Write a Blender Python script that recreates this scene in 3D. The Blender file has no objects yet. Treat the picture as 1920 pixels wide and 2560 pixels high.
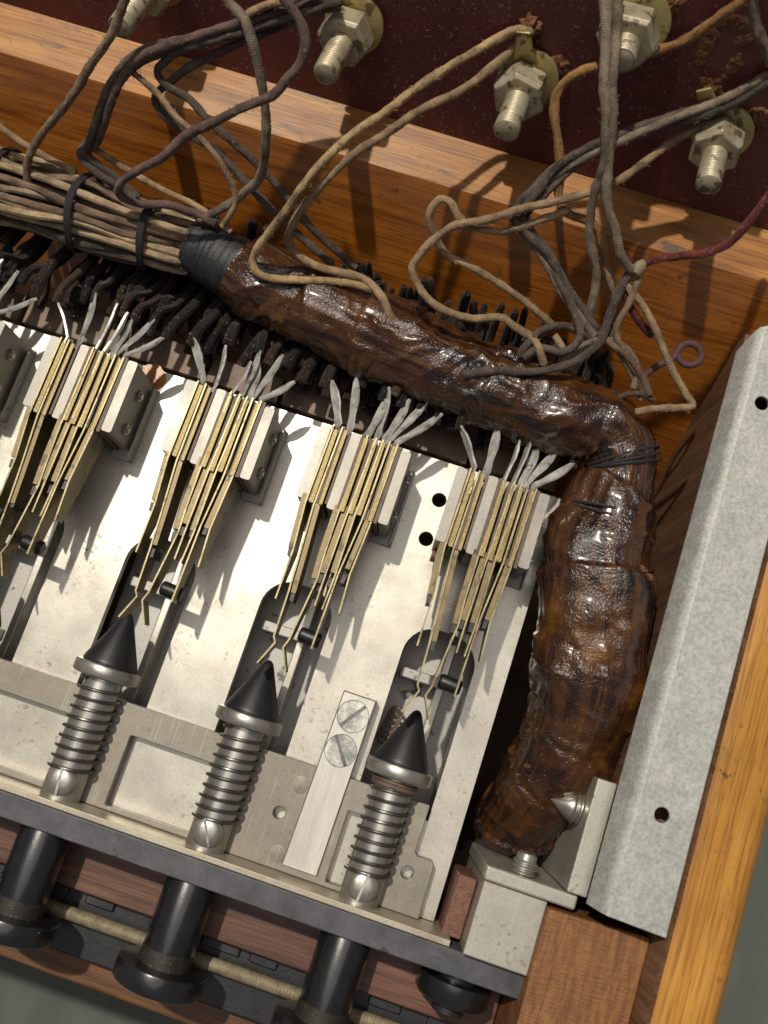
import bpy, math, random
from mathutils import Vector, Matrix, noise
from mathutils.geometry import delaunay_2d_cdt
random.seed(11)
S = bpy.context.scene
COL = S.collection
PI = math.pi

# ------------------------------------------------------------------ camera
# 1 unit = 1 cm.  X runs along the row of keys, Y away from the buttons, Z up off the key plate.
ROT = Matrix(((0.94945, 0.313917, 0.001091), (0.307803, -0.930265, -0.199659), (-0.061661, 0.189902, -0.979865)))
FPX = 2422.25
CAM = ROT.transposed() @ Vector((0, 0, -13.0))
cd = bpy.data.cameras.new("camera")
cam = bpy.data.objects.new("camera", cd)
COL.objects.link(cam)
bx, by, bz = ROT[0], -Vector(ROT[1]), -Vector(ROT[2])
cam.matrix_world = Matrix(((bx[0], by[0], bz[0], CAM[0]), (bx[1], by[1], bz[1], CAM[1]), (bx[2], by[2], bz[2], CAM[2]), (0, 0, 0, 1)))
cd.sensor_fit = 'VERTICAL'
cd.sensor_height = 24.0
cd.lens = 24.0 * FPX / 2560.0
cd.clip_start = 0.1
cd.clip_end = 2000
cd.dof.use_dof = True
cd.dof.focus_distance = 12.1
cd.dof.aperture_fstop = 0.24     # about 1 mm of aperture in a scene drawn in centimetres
S.camera = cam

# ------------------------------------------------------------------ light: one small lamp, a soft room fill, dim room
w = bpy.data.worlds.new("World")
S.world = w
w.use_nodes = True
w.node_tree.nodes["Background"].inputs[0].default_value = (0.98, 0.95, 0.94, 1)
w.node_tree.nodes["Background"].inputs[1].default_value = 0.15


def lamp(name, direction, dist, size, power, col):
    ld = bpy.data.lights.new(name, 'AREA')
    ld.shape = 'DISK'
    ld.size = size
    ld.energy = power
    ld.color = col
    o = bpy.data.objects.new(name, ld)
    COL.objects.link(o)
    d = Vector(direction).normalized()
    o.location = d * dist
    o.rotation_euler = d.to_track_quat('Z', 'Y').to_euler()
    return o


lamp("ceiling_lamp", (-0.262, 0.285, 0.92), 110, 2.6, 112000, (1.0, 0.93, 0.80))
lamp("room_fill_lamp", (-0.06, 0.16, 1.0), 90, 84, 19000, (1.0, 0.95, 0.92))
S.view_settings.view_transform = 'Standard'
S.view_settings.look = 'None'
S.view_settings.exposure = 0.0
S.view_settings.gamma = 1.0


# ------------------------------------------------------------------ helpers
def P(x, y, z):
    """point on the level z seen at pixel (x, y) of the 1920 x 2560 photograph"""
    d = ROT.transposed() @ Vector(((x - 960) / FPX, (y - 1280) / FPX, 1.0))
    return CAM + d * ((z - CAM.z) / d.z)


def Pplane(x, y, p0, n):
    d = ROT.transposed() @ Vector(((x - 960) / FPX, (y - 1280) / FPX, 1.0))
    return CAM + d * ((p0 - CAM).dot(n) / d.dot(n))


class MB:
    def __init__(s):
        s.v, s.f, s.uv = [], [], []

    def add(s, vs, fs, uvs=None):
        b = len(s.v)
        s.v += [Vector(p) for p in vs]
        for i, f in enumerate(fs):
            s.f.append([b + k for k in f])
            s.uv.append(uvs[i] if uvs else [(0, 0)] * len(f))
        return s

    def box(s, a, b, rot=None, at=None):
        (x0, y0, z0), (x1, y1, z1) = a, b
        vs = [Vector(p) for p in ((x0, y0, z0), (x1, y0, z0), (x1, y1, z0), (x0, y1, z0), (x0, y0, z1), (x1, y0, z1), (x1, y1, z1), (x0, y1, z1))]
        if rot is not None:
            vs = [rot @ (p - at) + at for p in vs]
        return s.add(vs, ((0, 3, 2, 1), (4, 5, 6, 7), (0, 1, 5, 4), (1, 2, 6, 5), (2, 3, 7, 6), (3, 0, 4, 7)))

    def prism(s, outer, z0, z1, holes=()):
        loops = [list(outer)] + [list(h) for h in holes]
        flat = [p for l in loops for p in l]
        n = len(flat)
        ed, k = [], 0
        for l in loops:
            ed += [(k + i, k + (i + 1) % len(l)) for i in range(len(l))]
            k += len(l)
        rv, _, rf, ov, _, _ = delaunay_2d_cdt([Vector((p[0], p[1])) for p in flat], ed, [], 0, 1e-7)
        idx = [o_[0] for o_ in ov]

        def inside(pt, l):
            c_ = False
            for i in range(len(l)):
                (xa, ya), (xb, yb) = l[i][:2], l[i - 1][:2]
                if (ya > pt[1]) != (yb > pt[1]) and pt[0] < (xb - xa) * (pt[1] - ya) / (yb - ya) + xa:
                    c_ = not c_
            return c_
        tris = []
        for t in rf:
            ce = (sum(rv[i][0] for i in t) / 3, sum(rv[i][1] for i in t) / 3)
            if inside(ce, loops[0]) and not any(inside(ce, h) for h in loops[1:]):
                tris.append([idx[i] for i in t])
        vs = [(p[0], p[1], z1) for p in flat] + [(p[0], p[1], z0) for p in flat]
        fs = []
        for a, b, c in tris:
            ar = (flat[b][0] - flat[a][0]) * (flat[c][1] - flat[a][1]) - (flat[b][1] - flat[a][1]) * (flat[c][0] - flat[a][0])
            if ar < 0:
                b, c = c, b
            fs.append((a, b, c))
            fs.append((a + n, c + n, b + n))
        k = 0
        for li, l in enumerate(loops):
            m = len(l)
            ar = sum(l[i][0] * l[(i + 1) % m][1] - l[(i + 1) % m][0] * l[i][1] for i in range(m))
            for i in range(m):
                a, b = k + i, k + (i + 1) % m
                if (ar > 0) == (li == 0):
                    fs.append((a, a + n, b + n, b))
                else:
                    fs.append((b, b + n, a + n, a))
            k += m
        return s.add(vs, fs)

    def lathe(s, o, d, prof, seg=32, phase=0.0, up=None):
        """prof = [(t along d, r)]; closes at r = 0"""
        o, d = Vector(o), Vector(d).normalized()
        a = Vector(up) if up else (Vector((0, 0, 1)) if abs(d.z) < .9 else Vector((1, 0, 0)))
        a = (a - d * a.dot(d)).normalized()
        b = d.cross(a)
        vs, fs, uvs = [], [], []
        for t, r in prof:
            for i in range(seg):
                q = 2 * PI * i / seg + phase
                vs.append(o + d * t + (a * math.cos(q) + b * math.sin(q)) * r)
        for j in range(len(prof) - 1):
            for i in range(seg):
                i2 = (i + 1) % seg
                fs.append((j * seg + i, j * seg + i2, (j + 1) * seg + i2, (j + 1) * seg + i))
                uvs.append([(prof[j][0], i / seg), (prof[j][0], (i + 1) / seg), (prof[j + 1][0], (i + 1) / seg), (prof[j + 1][0], i / seg)])
        if prof[0][1] > 1e-6:
            fs.append(tuple(range(seg))[::-1]); uvs.append([(0, 0)] * seg)
        if prof[-1][1] > 1e-6:
            fs.append(tuple((len(prof) - 1) * seg + i for i in range(seg))); uvs.append([(0, 0)] * seg)
        return s.add(vs, fs, uvs)

    def tube(s, pts, rad, seg=10, caps=True, wob=0.0, seed=0.0):
        n = len(pts)
        vs, fs, uvs = [], [], []
        t0 = (pts[1] - pts[0]).normalized()
        a = t0.orthogonal().normalized()
        L = [0.0]
        for i in range(1, n):
            L.append(L[-1] + (pts[i] - pts[i - 1]).length)
        for i in range(n):
            t = (pts[min(i + 1, n - 1)] - pts[max(i - 1, 0)]).normalized()
            a = (a - t * a.dot(t)).normalized()
            b = t.cross(a)
            r = rad[i] if isinstance(rad, (list, tuple)) else rad
            if wob:
                r *= 1 + wob * noise.noise(Vector((L[i] * 4, seed, 0)))
            for k in range(seg):
                q = 2 * PI * k / seg
                vs.append(pts[i] + (a * math.cos(q) + b * math.sin(q)) * r)
        for i in range(n - 1):
            for k in range(seg):
                k2 = (k + 1) % seg
                fs.append((i * seg + k, i * seg + k2, (i + 1) * seg + k2, (i + 1) * seg + k))
                uvs.append([(L[i], k / seg), (L[i], (k + 1) / seg), (L[i + 1], (k + 1) / seg), (L[i + 1], k / seg)])
        if caps:
            fs.append(tuple(range(seg))[::-1]); uvs.append([(0, 0)] * seg)
            fs.append(tuple((n - 1) * seg + k for k in range(seg))); uvs.append([(0, 0)] * seg)
        return s.add(vs, fs, uvs)

    def ribbon(s, pts, th, zt, zb, taper=None):
        """strip standing on edge: path pts (x, y), thickness th, upper edge zt and lower edge zb (numbers or lists)"""
        n = len(pts)
        vs, fs = [], []
        for i in range(n):
            p = Vector(pts[i])
            t = (Vector(pts[min(i + 1, n - 1)]) - Vector(pts[max(i - 1, 0)])).normalized()
            nn = Vector((-t.y, t.x)) * th / 2
            a = zt[i] if isinstance(zt, (list, tuple)) else zt
            b = zb[i] if isinstance(zb, (list, tuple)) else zb
            for q, z in ((p + nn, a), (p - nn, a), (p - nn, b), (p + nn, b)):
                vs.append((q.x, q.y, z))
        for i in range(n - 1):
            for k in range(4):
                k2 = (k + 1) % 4
                fs.append((i * 4 + k2, i * 4 + k, (i + 1) * 4 + k, (i + 1) * 4 + k2))
        fs.append((0, 1, 2, 3)); fs.append(tuple((n - 1) * 4 + k for k in (3, 2, 1, 0)))
        return s.add(vs, fs)

    def build(s, name, m, parent=None, smooth=40, bevel=0.0, loc=None, seg=2):
        org = Vector(parent['_o']) if parent is not None and '_o' in parent else (Vector(loc) if loc is not None else Vector((0, 0, 0)))
        me = bpy.data.meshes.new(name)
        me.from_pydata([tuple(p - org) for p in s.v], [], s.f)
        ul = me.uv_layers.new(name="uv")
        k = 0
        flat = [c for u in s.uv for c in u]
        for p in me.polygons:
            for li in p.loop_indices:
                ul.data[li].uv = flat[k]; k += 1
        me.materials.append(m)
        if smooth:
            me.polygons.foreach_set("use_smooth", [True] * len(me.polygons))
            me.set_sharp_from_angle(angle=math.radians(smooth))
        o = bpy.data.objects.new(name, me)
        COL.objects.link(o)
        if parent is not None:
            o.parent = parent
            if '_o' not in parent:
                o.location = (0, 0, 0)
            o['_o'] = tuple(org)
        else:
            o.location = org
            o['_o'] = tuple(org)
        if bevel:
            b = o.modifiers.new("bevel", 'BEVEL')
            b.width = bevel; b.segments = seg; b.limit_method = 'ANGLE'; b.angle_limit = math.radians(40)
            b.harden_normals = bool(smooth)
        return o


def thing(name, label, cat, loc, group=None):
    o = bpy.data.objects.new(name, None)
    o.empty_display_size = .2
    COL.objects.link(o)
    o.location = loc
    o['_o'] = tuple(loc)
    tag(o, label, cat, group)
    return o


def tag(o, label=None, cat=None, group=None, kind=None):
    if label: o['label'] = label
    if cat: o['category'] = cat
    if group: o['group'] = group
    if kind: o['kind'] = kind
    return o


def kids(o):
    return [c for c in bpy.data.objects if c.parent is o]


def copy_tree(o, shift, parent=None):
    c = o.copy()
    COL.objects.link(c)
    if parent is None:
        c.location = Vector(o.location) + Vector(shift)
    else:
        c.parent = parent
    for ch in kids(o):
        copy_tree(ch, shift, c)
    return c


def spline(pts, step=0.06):
    out = []
    n = len(pts)
    for i in range(n - 1):
        p0, p1, p2, p3 = pts[max(i - 1, 0)], pts[i], pts[i + 1], pts[min(i + 2, n - 1)]
        m = max(2, int((p2 - p1).length / step))
        for k in range(m):
            t = k / m
            out.append(0.5 * ((2 * p1) + (p2 - p0) * t + (2 * p0 - 5 * p1 + 4 * p2 - p3) * t * t + (3 * p1 - p0 - 3 * p2 + p3) * t ** 3))
    out.append(pts[-1].copy())
    return out


def circle(cx, cy, r, n=28):
    return [(cx + r * math.cos(2 * PI * i / n), cy + r * math.sin(2 * PI * i / n)) for i in range(n)]


def rrect(x0, y0, x1, y1, r, n=7, corners=(1, 1, 1, 1)):
    """rounded rectangle, anticlockwise from the lower left"""
    pts = []
    for (cx, cy, a0), on in zip(((x0 + r, y0 + r, PI), (x1 - r, y0 + r, 1.5 * PI), (x1 - r, y1 - r, 0), (x0 + r, y1 - r, .5 * PI)), corners):
        if on:
            pts += [(cx + r * math.cos(a0 + .5 * PI * i / n), cy + r * math.sin(a0 + .5 * PI * i / n)) for i in range(n + 1)]
        else:
            pts.append((x0 if cx < (x0 + x1) / 2 else x1, y0 if cy < (y0 + y1) / 2 else y1))
    return pts


# ------------------------------------------------------------------ materials
def G(name):
    m = bpy.data.materials.new(name)
    m.use_nodes = True
    nt = m.node_tree
    return m, nt, nt.nodes, nt.links, nt.nodes["Principled BSDF"]


def ramp(N, L, src, stops):
    r = N.new('ShaderNodeValToRGB')
    while len(r.color_ramp.elements) < len(stops):
        r.color_ramp.elements.new(0.5)
    for e, (p, c) in zip(r.color_ramp.elements, stops):
        e.position = p
        e.color = (c[0], c[1], c[2], 1) if not isinstance(c, (int, float)) else (c, c, c, 1)
    L.new(src, r.inputs[0])
    return r.outputs[0]


def tex(N, L, scale, coord='Object', stretch=(1, 1, 1), detail=5, rough=.6, dist=0.0, rot=(0, 0, 0), kind='noise', off=(0, 0, 0), rnd=0):
    tc = N.new('ShaderNodeTexCoord')
    mp = N.new('ShaderNodeMapping')
    mp.inputs['Scale'].default_value = stretch
    mp.inputs['Rotation'].default_value = rot
    mp.inputs['Location'].default_value = off
    L.new(tc.outputs[coord], mp.inputs[0])
    vec = mp.outputs[0]
    if rnd:
        oi = N.new('ShaderNodeObjectInfo')
        mu = N.new('ShaderNodeMath'); mu.operation = 'MULTIPLY'; mu.inputs[1].default_value = 37.0
        L.new(oi.outputs['Random'], mu.inputs[0])
        va = N.new('ShaderNodeVectorMath'); va.operation = 'ADD'
        L.new(vec, va.inputs[0]); L.new(mu.outputs[0], va.inputs[1])
        vec = va.outputs[0]
    if kind == 'voronoi':
        t = N.new('ShaderNodeTexVoronoi'); t.inputs['Scale'].default_value = scale
        L.new(vec, t.inputs['Vector'])
        return t
    t = N.new('ShaderNodeTexNoise')
    t.inputs['Scale'].default_value = scale
    t.inputs['Detail'].default_value = detail
    t.inputs['Roughness'].default_value = rough
    t.inputs['Distortion'].default_value = dist
    L.new(vec, t.inputs['Vector'])
    return t.outputs[0]


def mixc(N, L, a, b, f, mode='MIX'):
    m = N.new('ShaderNodeMix'); m.data_type = 'RGBA'; m.blend_type = mode
    for s, v in ((m.inputs[6], a), (m.inputs[7], b)):
        if isinstance(v, (tuple, list)):
            s.default_value = (v[0], v[1], v[2], 1)
        else:
            L.new(v, s)
    if isinstance(f, (int, float)):
        m.inputs[0].default_value = f
    else:
        L.new(f, m.inputs[0])
    return m.outputs[2]


def bump(N, L, B, src, strength, dist=0.02):
    b = N.new('ShaderNodeBump')
    b.inputs['Strength'].default_value = strength
    b.inputs['Distance'].default_value = dist
    L.new(src, b.inputs['Height'])
    L.new(b.outputs[0], B.inputs['Normal'])


def metal(name, c1, c2, scale=1.5, rough=(.3, .45), metallic=.5, specks=None, fine=26, stretch=(1, 1, 1), bmp=.15, stain=None, rnd=0, wear=None):
    m, nt, N, L, B = G(name)
    n1 = tex(N, L, scale, stretch=stretch, detail=6, rnd=rnd)
    col = ramp(N, L, n1, ((.3, c1), (.7, c2)))
    n2 = tex(N, L, fine, stretch=stretch, detail=4, rnd=rnd)
    col = mixc(N, L, col, ramp(N, L, n2, ((.3, (.72,) * 3), (.62, (1.0,) * 3))), .55, 'MULTIPLY')
    if stain:
        c, th = stain
        n4 = tex(N, L, 1.7, detail=7, rough=.75, off=(3.1, 7.7, 1.3), rnd=rnd)
        col = mixc(N, L, col, c, ramp(N, L, n4, ((th, 0.0), (th + .1, .75))))
    if specks:
        c, th, sc = specks
        n3 = tex(N, L, sc, detail=3, rough=.55, off=(9, 2, 5), rnd=rnd)
        col = mixc(N, L, col, c, ramp(N, L, n3, ((th, 0.0), (th + .05, .85))))
    if wear:
        # clustered dark pits, broad brownish bloom, a few fine scratches
        pit = tex(N, L, 13, detail=3, rough=.6, off=(1, 2, 3), rnd=rnd)
        msk = tex(N, L, 1.15, detail=3, off=(8, 1, 6), rnd=rnd)
        pm = N.new('ShaderNodeMath'); pm.operation = 'MULTIPLY'
        L.new(ramp(N, L, pit, ((.58, 0.0), (.66, 1.0))), pm.inputs[0]); L.new(ramp(N, L, msk, ((.48, 0.0), (.68, 1.0))), pm.inputs[1])
        col = mixc(N, L, col, (.20, .155, .085), pm.outputs[0])
        blo = tex(N, L, .8, detail=8, rough=.7, off=(4, 9, 2), rnd=rnd)
        col = mixc(N, L, col, wear, ramp(N, L, blo, ((.45, 0.0), (.75, .75))))
        for rt, of in ((.5, 3), (-.9, 11), (1.35, 17)):
            sc = tex(N, L, 1.0, stretch=(55, .8, 1), detail=1, rot=(0, 0, rt), off=(of, of, 0), rnd=rnd)
            col = mixc(N, L, col, (.80, .77, .70), ramp(N, L, sc, ((.70, 0.0), (.76, .22))))
    L.new(col, B.inputs['Base Color'])
    L.new(ramp(N, L, n1, ((.3, rough[0]), (.7, rough[1]))), B.inputs['Roughness'])
    B.inputs['Metallic'].default_value = metallic
    if bmp:
        bump(N, L, B, n2, bmp, .01)
    return m


def wood(name, dark, mid, light, axis=0, scale=1.0, rough=.4, coat=.3, scuff=None, rot=(0, 0, 0)):
    m, nt, N, L, B = G(name)
    st = [9.0, 9.0, 9.0]; st[axis] = .55
    st2 = [60.0, 60.0, 60.0]; st2[axis] = 2.2
    n1 = tex(N, L, .55 * scale, stretch=tuple(st), detail=5, dist=.9, rot=rot)
    n2 = tex(N, L, .6 * scale, stretch=tuple(st2), detail=3, rot=rot)
    n3 = tex(N, L, .7, detail=5, off=(4, 4, 4))
    col = ramp(N, L, n1, ((.28, dark), (.5, mid), (.72, light)))
    col = mixc(N, L, col, ramp(N, L, n2, ((.36, (.45, .4, .36)), (.52, (1, 1, 1)))), .7, 'MULTIPLY')
    col = mixc(N, L, col, ramp(N, L, n3, ((.3, (.65,) * 3), (.65, (1.08,) * 3))), .6, 'MULTIPLY')
    if scuff:
        c, th = scuff
        st3 = [2.2, 2.2, 2.2]; st3[axis] = .7
        n4 = tex(N, L, 1.3, stretch=tuple(st3), detail=8, rough=.72, off=(1, 8, 3))
        col = mixc(N, L, col, c, ramp(N, L, n4, ((th, 0.0), (th + .08, .8))))
    n6 = tex(N, L, 7.0, detail=4, rough=.6, off=(6, 2, 9))
    n7 = tex(N, L, .9, detail=3, off=(2, 6, 1))
    pm = N.new('ShaderNodeMath'); pm.operation = 'MULTIPLY'
    L.new(ramp(N, L, n6, ((.60, 0.0), (.66, .85))), pm.inputs[0]); L.new(ramp(N, L, n7, ((.46, 0.0), (.66, 1.0))), pm.inputs[1])
    col = mixc(N, L, col, (.06, .03, .014), pm.outputs[0])
    L.new(col, B.inputs['Base Color'])
    L.new(ramp(N, L, n3, ((.3, rough - .08), (.7, rough + .12))), B.inputs['Roughness'])
    B.inputs['Coat Weight'].default_value = coat
    B.inputs['Coat Roughness'].default_value = .25
    bump(N, L, B, n2, .25, .012)
    return m


def plain(name, c, rough=.5, metallic=0, var=.25, scale=8, bmp=.2, coat=0, dust=None):
    m, nt, N, L, B = G(name)
    n1 = tex(N, L, scale, detail=5, rnd=1)
    lo = tuple(x * (1 - var) for x in c); hi = tuple(min(1, x * (1 + var)) for x in c)
    col = ramp(N, L, n1, ((.3, lo), (.7, hi)))
    if dust:
        dc, th, sc = dust
        n2 = tex(N, L, sc, detail=4, rough=.65, off=(2, 5, 8), rnd=1)
        col = mixc(N, L, col, dc, ramp(N, L, n2, ((th, 0.0), (th + .1, .8))))
    L.new(col, B.inputs['Base Color'])
    B.inputs['Roughness'].default_value = rough
    B.inputs['Metallic'].default_value = metallic
    B.inputs['Coat Weight'].default_value = coat
    if bmp:
        n3 = tex(N, L, scale * 4, detail=3, rnd=1)
        bump(N, L, B, n3, bmp, .015)
    return m


M = {}
M['nickel'] = metal('nickel_plate', (.45, .42, .355), (.575, .545, .475), 1.2, (.24, .38), .5, specks=((.25, .2, .12), .70, 6.5), stain=((.42, .36, .26), .62), bmp=.03, wear=(.40, .37, .31))
M['matt'] = metal('matt_plate', (.21, .188, .152), (.32, .29, .242), 2.2, (.45, .6), .4, specks=((.16, .14, .11), .70, 7), stain=((.22, .185, .13), .58), bmp=.05, wear=(.20, .175, .14))
M['brushed'] = metal('brushed_bar', (.52, .49, .43), (.68, .65, .58), 1.4, (.26, .38), .45, fine=20, stretch=(3, .22, 1), bmp=.12)
M['flange'] = metal('flange_edge', (.36, .315, .235), (.50, .45, .35), 2.0, (.4, .5), .4, fine=40, bmp=.3)
M['bar'] = metal('dark_bar', (.05, .051, .058), (.115, .115, .128), 2.6, (.45, .6), .3, specks=((.03, .03, .035), .66, 3.5), fine=18, stain=((.13, .13, .14), .66))
M['under'] = metal('under_metal', (.30, .29, .27), (.45, .43, .40), 1.3, (.4, .6), .4, specks=((.05, .045, .04), .64, 4))
M['cream'] = metal('cream_insulator', (.25, .228, .192), (.36, .335, .288), 2.2, (.34, .5), .25, specks=((.25, .11, .045), .68, 4.5), bmp=.05, stain=((.27, .20, .13), .62), rnd=1)
M['brass'] = metal('brass', (.105, .075, .022), (.29, .222, .09), 5.0, (.3, .5), .55, specks=((.16, .10, .04), .60, 9), fine=40, bmp=.5, rnd=1)
M['blade'] = metal('blade_metal', (.15, .12, .06), (.38, .32, .175), 5.0, (.3, .5), .6, specks=((.13, .09, .05), .60, 5), fine=40, rnd=1)
M['phenolic'] = plain('brown_insulation', (.105, .068, .048), .55, 0, .35, 6, .2)
M['stiff'] = metal('stiffener_metal', (.085, .064, .032), (.24, .18, .085), 5.0, (.35, .55), .5, specks=((.06, .05, .04), .6, 4), rnd=1)
M['tin'] = metal('tinned_tag', (.40, .385, .35), (.80, .78, .73), 7.0, (.25, .45), .4, specks=((.25, .18, .12), .62, 8), fine=30, bmp=.5, rnd=1)
M['steel'] = metal('steel_rod', (.42, .395, .355), (.56, .53, .48), 3.0, (.30, .40), .9, fine=50, stretch=(1, .2, 1), bmp=.1, rnd=1)
M['spring'] = metal('spring_wire', (.10, .095, .09), (.18, .17, .16), 6, (.3, .4), .85, bmp=.1)
M['screw'] = metal('screw_nickel', (.36, .34, .30), (.50, .475, .43), 3, (.26, .38), .8, bmp=.1, rnd=1)
M['zincscrew'] = metal('bright_screw', (.50, .48, .44), (.62, .60, .55), 3, (.3, .4), .5, stain=((.12, .13, .125), .47), bmp=.1, rnd=1)  # stain here paints dark reflections into the screw colour
M['rubber'] = plain('black_cone', (.012, .012, .013), .42, 0, .3, 9, .15, dust=((.12, .11, .10), .74, 24))
M['bakelite'] = plain('black_bakelite', (.010, .010, .012), .28, 0, .3, 5, .1, coat=.4, dust=((.10, .075, .045), .70, 22))
M['dusty'] = plain('dusty_rim', (.017, .014, .010), .6, 0, .5, 9, .3, dust=((.13, .10, .06), .6, 20))
M['rail'] = wood('golden_oak_rail', (.17, .056, .009), (.37, .15, .026), (.52, .245, .055), 0, 1.0, .48, .15, scuff=((.05, .034, .026), .56))
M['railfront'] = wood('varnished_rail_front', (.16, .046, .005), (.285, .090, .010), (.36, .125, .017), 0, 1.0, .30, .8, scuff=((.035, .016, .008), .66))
M['ledge'] = wood('dark_ledge', (.05, .020, .007), (.13, .052, .014), (.19, .08, .022), 0, 1.0, .5, .1)
M['rim'] = wood('yellow_varnished_rim', (.33, .14, .020), (.49, .225, .036), (.60, .30, .06), 1, .7, .30, .7, scuff=((.15, .075, .03), .60))
M['board'] = wood('red_brown_board', (.045, .018, .011), (.12, .05, .03), (.19, .085, .05), 0, 1.2, .5, .1)
M['wall'] = wood('brown_inner_wall', (.075, .032, .014), (.14, .066, .032), (.19, .10, .05), 2, .8, .6, .05, scuff=((.05, .03, .02), .6))
M['endgrain'] = None
M['copper'] = plain('copper_brown_block', (.15, .062, .038), .5, 0, .4, 14, .6)
M['black'] = plain('black_strip', (.014, .014, .016), .45, 0, .4, 6, .2)
M['cloth'] = None
M['tanbar'] = plain('tan_bar', (.17, .118, .08), .6, .1, .4, 3, .3, dust=((.20, .17, .135), .60, 3))
M['rust'] = plain('orange_crust', (.17, .075, .032), .95, 0, .6, 22, 1.0)
M['yellowbrass'] = metal('yellow_washer', (.36, .28, .10), (.55, .45, .20), 4, (.35, .5), .55, specks=((.12, .08, .04), .62, 6), bmp=.3, rnd=1)
M['dullnut'] = metal('dull_nut', (.30, .25, .155), (.50, .445, .32), 4, (.4, .55), .4, specks=((.10, .07, .035), .58, 6), bmp=.3, rnd=1)
M['purple'] = plain('purple_wire', (.075, .034, .038), .8, 0, .3, 20, .5)


def mk_endgrain():
    m, nt, N, L, B = G('end_grain_post')
    n1 = tex(N, L, 1.0, stretch=(14, 2.2, 1), detail=4, dist=.6, rot=(0, 0, .55))
    n2 = tex(N, L, 1.0, stretch=(5, 40, 1), detail=3, rot=(0, 0, .55))
    n3 = tex(N, L, 1.1, detail=6)
    col = ramp(N, L, n1, ((.3, (.13, .050, .014)), (.55, (.24, .10, .030)), (.75, (.31, .145, .05))))
    col = mixc(N, L, col, ramp(N, L, n2, ((.34, (.5, .42, .38)), (.55, (1, 1, 1)))), .5, 'MULTIPLY')
    col = mixc(N, L, col, (.085, .065, .06), ramp(N, L, n3, ((.62, 0.0), (.72, .7))))
    L.new(col, B.inputs['Base Color'])
    B.inputs['Roughness'].default_value = .6
    bump(N, L, B, n2, .6, .02)
    return m


def mk_galv():
    m, nt, N, L, B = G('galvanised_steel')
    v = tex(N, L, 7.0, kind='voronoi')
    n1 = tex(N, L, 3.2, detail=8, rough=.7)
    n2 = tex(N, L, 24, detail=5, rough=.7)
    n3 = tex(N, L, 1.4, detail=7, rough=.7, off=(5, 1, 1))
    base = ramp(N, L, v.outputs['Color'], ((.1, (.35, .362, .342)), (.9, (.47, .475, .445))))
    col = mixc(N, L, base, ramp(N, L, n1, ((.35, (.33, .34, .325)), (.62, (.49, .49, .45)))), .6)
    col = mixc(N, L, col, ramp(N, L, n2, ((.36, (.6,) * 3), (.6, (1.08,) * 3))), .7, 'MULTIPLY')
    col = mixc(N, L, col, (.50, .46, .36), ramp(N, L, n3, ((.62, 0.0), (.74, .6))))
    L.new(col, B.inputs['Base Color'])
    B.inputs['Metallic'].default_value = .3
    L.new(ramp(N, L, n1, ((.3, .48), (.7, .65))), B.inputs['Roughness'])
    bump(N, L, B, n2, .3, .015)
    return m


def mk_maroon():
    m, nt, N, L, B = G('maroon_panel')
    n1 = tex(N, L, .8, detail=6)
    n2 = tex(N, L, 30, detail=2, rough=.5)
    n3 = tex(N, L, 1.2, detail=9, rough=.8, off=(3, 3, 3))
    col = ramp(N, L, n1, ((.3, (.075, .016, .016)), (.7, (.14, .030, .028))))
    sp = mixc(N, L, (0, 0, 0), ramp(N, L, n2, ((.61, 0.0), (.70, 1.0))), ramp(N, L, n3, ((.40, .15), (.62, 1.0))))
    col = mixc(N, L, col, (.30, .20, .16), sp)
    col = mixc(N, L, col, (.20, .09, .04), ramp(N, L, n3, ((.66, 0.0), (.78, .6))))
    L.new(col, B.inputs['Base Color'])
    L.new(ramp(N, L, n3, ((.3, .3), (.65, .6))), B.inputs['Roughness'])
    bump(N, L, B, n3, .15, .02)
    return m


def mk_cloth():
    m, nt, N, L, B = G('cloth_covered_wire')
    oi = N.new('ShaderNodeObjectInfo')
    n1 = tex(N, L, 3.0, detail=6, rough=.7, rnd=1)
    n2 = tex(N, L, 28, detail=3, rnd=1)
    tc = N.new('ShaderNodeTexCoord')
    mp = N.new('ShaderNodeMapping'); mp.inputs['Scale'].default_value = (16.0, 2.0, 1); 
    L.new(tc.outputs['UV'], mp.inputs[0])
    wv = N.new('ShaderNodeTexWave'); wv.wave_type = 'BANDS'; wv.bands_direction = 'DIAGONAL'
    wv.inputs['Scale'].default_value = .5 * PI; wv.inputs['Distortion'].default_value = 1.2; wv.inputs['Detail Scale'].default_value = 2
    L.new(mp.outputs[0], wv.inputs['Vector'])
    col = mixc(N, L, oi.outputs['Color'], ramp(N, L, n1, ((.32, (.32, .29, .28)), (.66, (1.35, 1.28, 1.15)))), 1.0, 'MULTIPLY')
    col = mixc(N, L, col, ramp(N, L, wv.outputs[0], ((.2, (.70,) * 3), (.7, (1, 1, 1)))), .3, 'MULTIPLY')
    col = mixc(N, L, col, (.26, .20, .14), ramp(N, L, n2, ((.60, 0.0), (.70, .6))))
    L.new(col, B.inputs['Base Color'])
    B.inputs['Roughness'].default_value = .85
    B.inputs['Sheen Weight'].default_value = .1
    B.inputs['Specular IOR Level'].default_value = .2
    mx = N.new('ShaderNodeMath'); mx.operation = 'ADD'
    L.new(wv.outputs[0], mx.inputs[0]); L.new(n2, mx.inputs[1])
    bump(N, L, B, mx.outputs[0], .4, .012)
    return m


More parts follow.
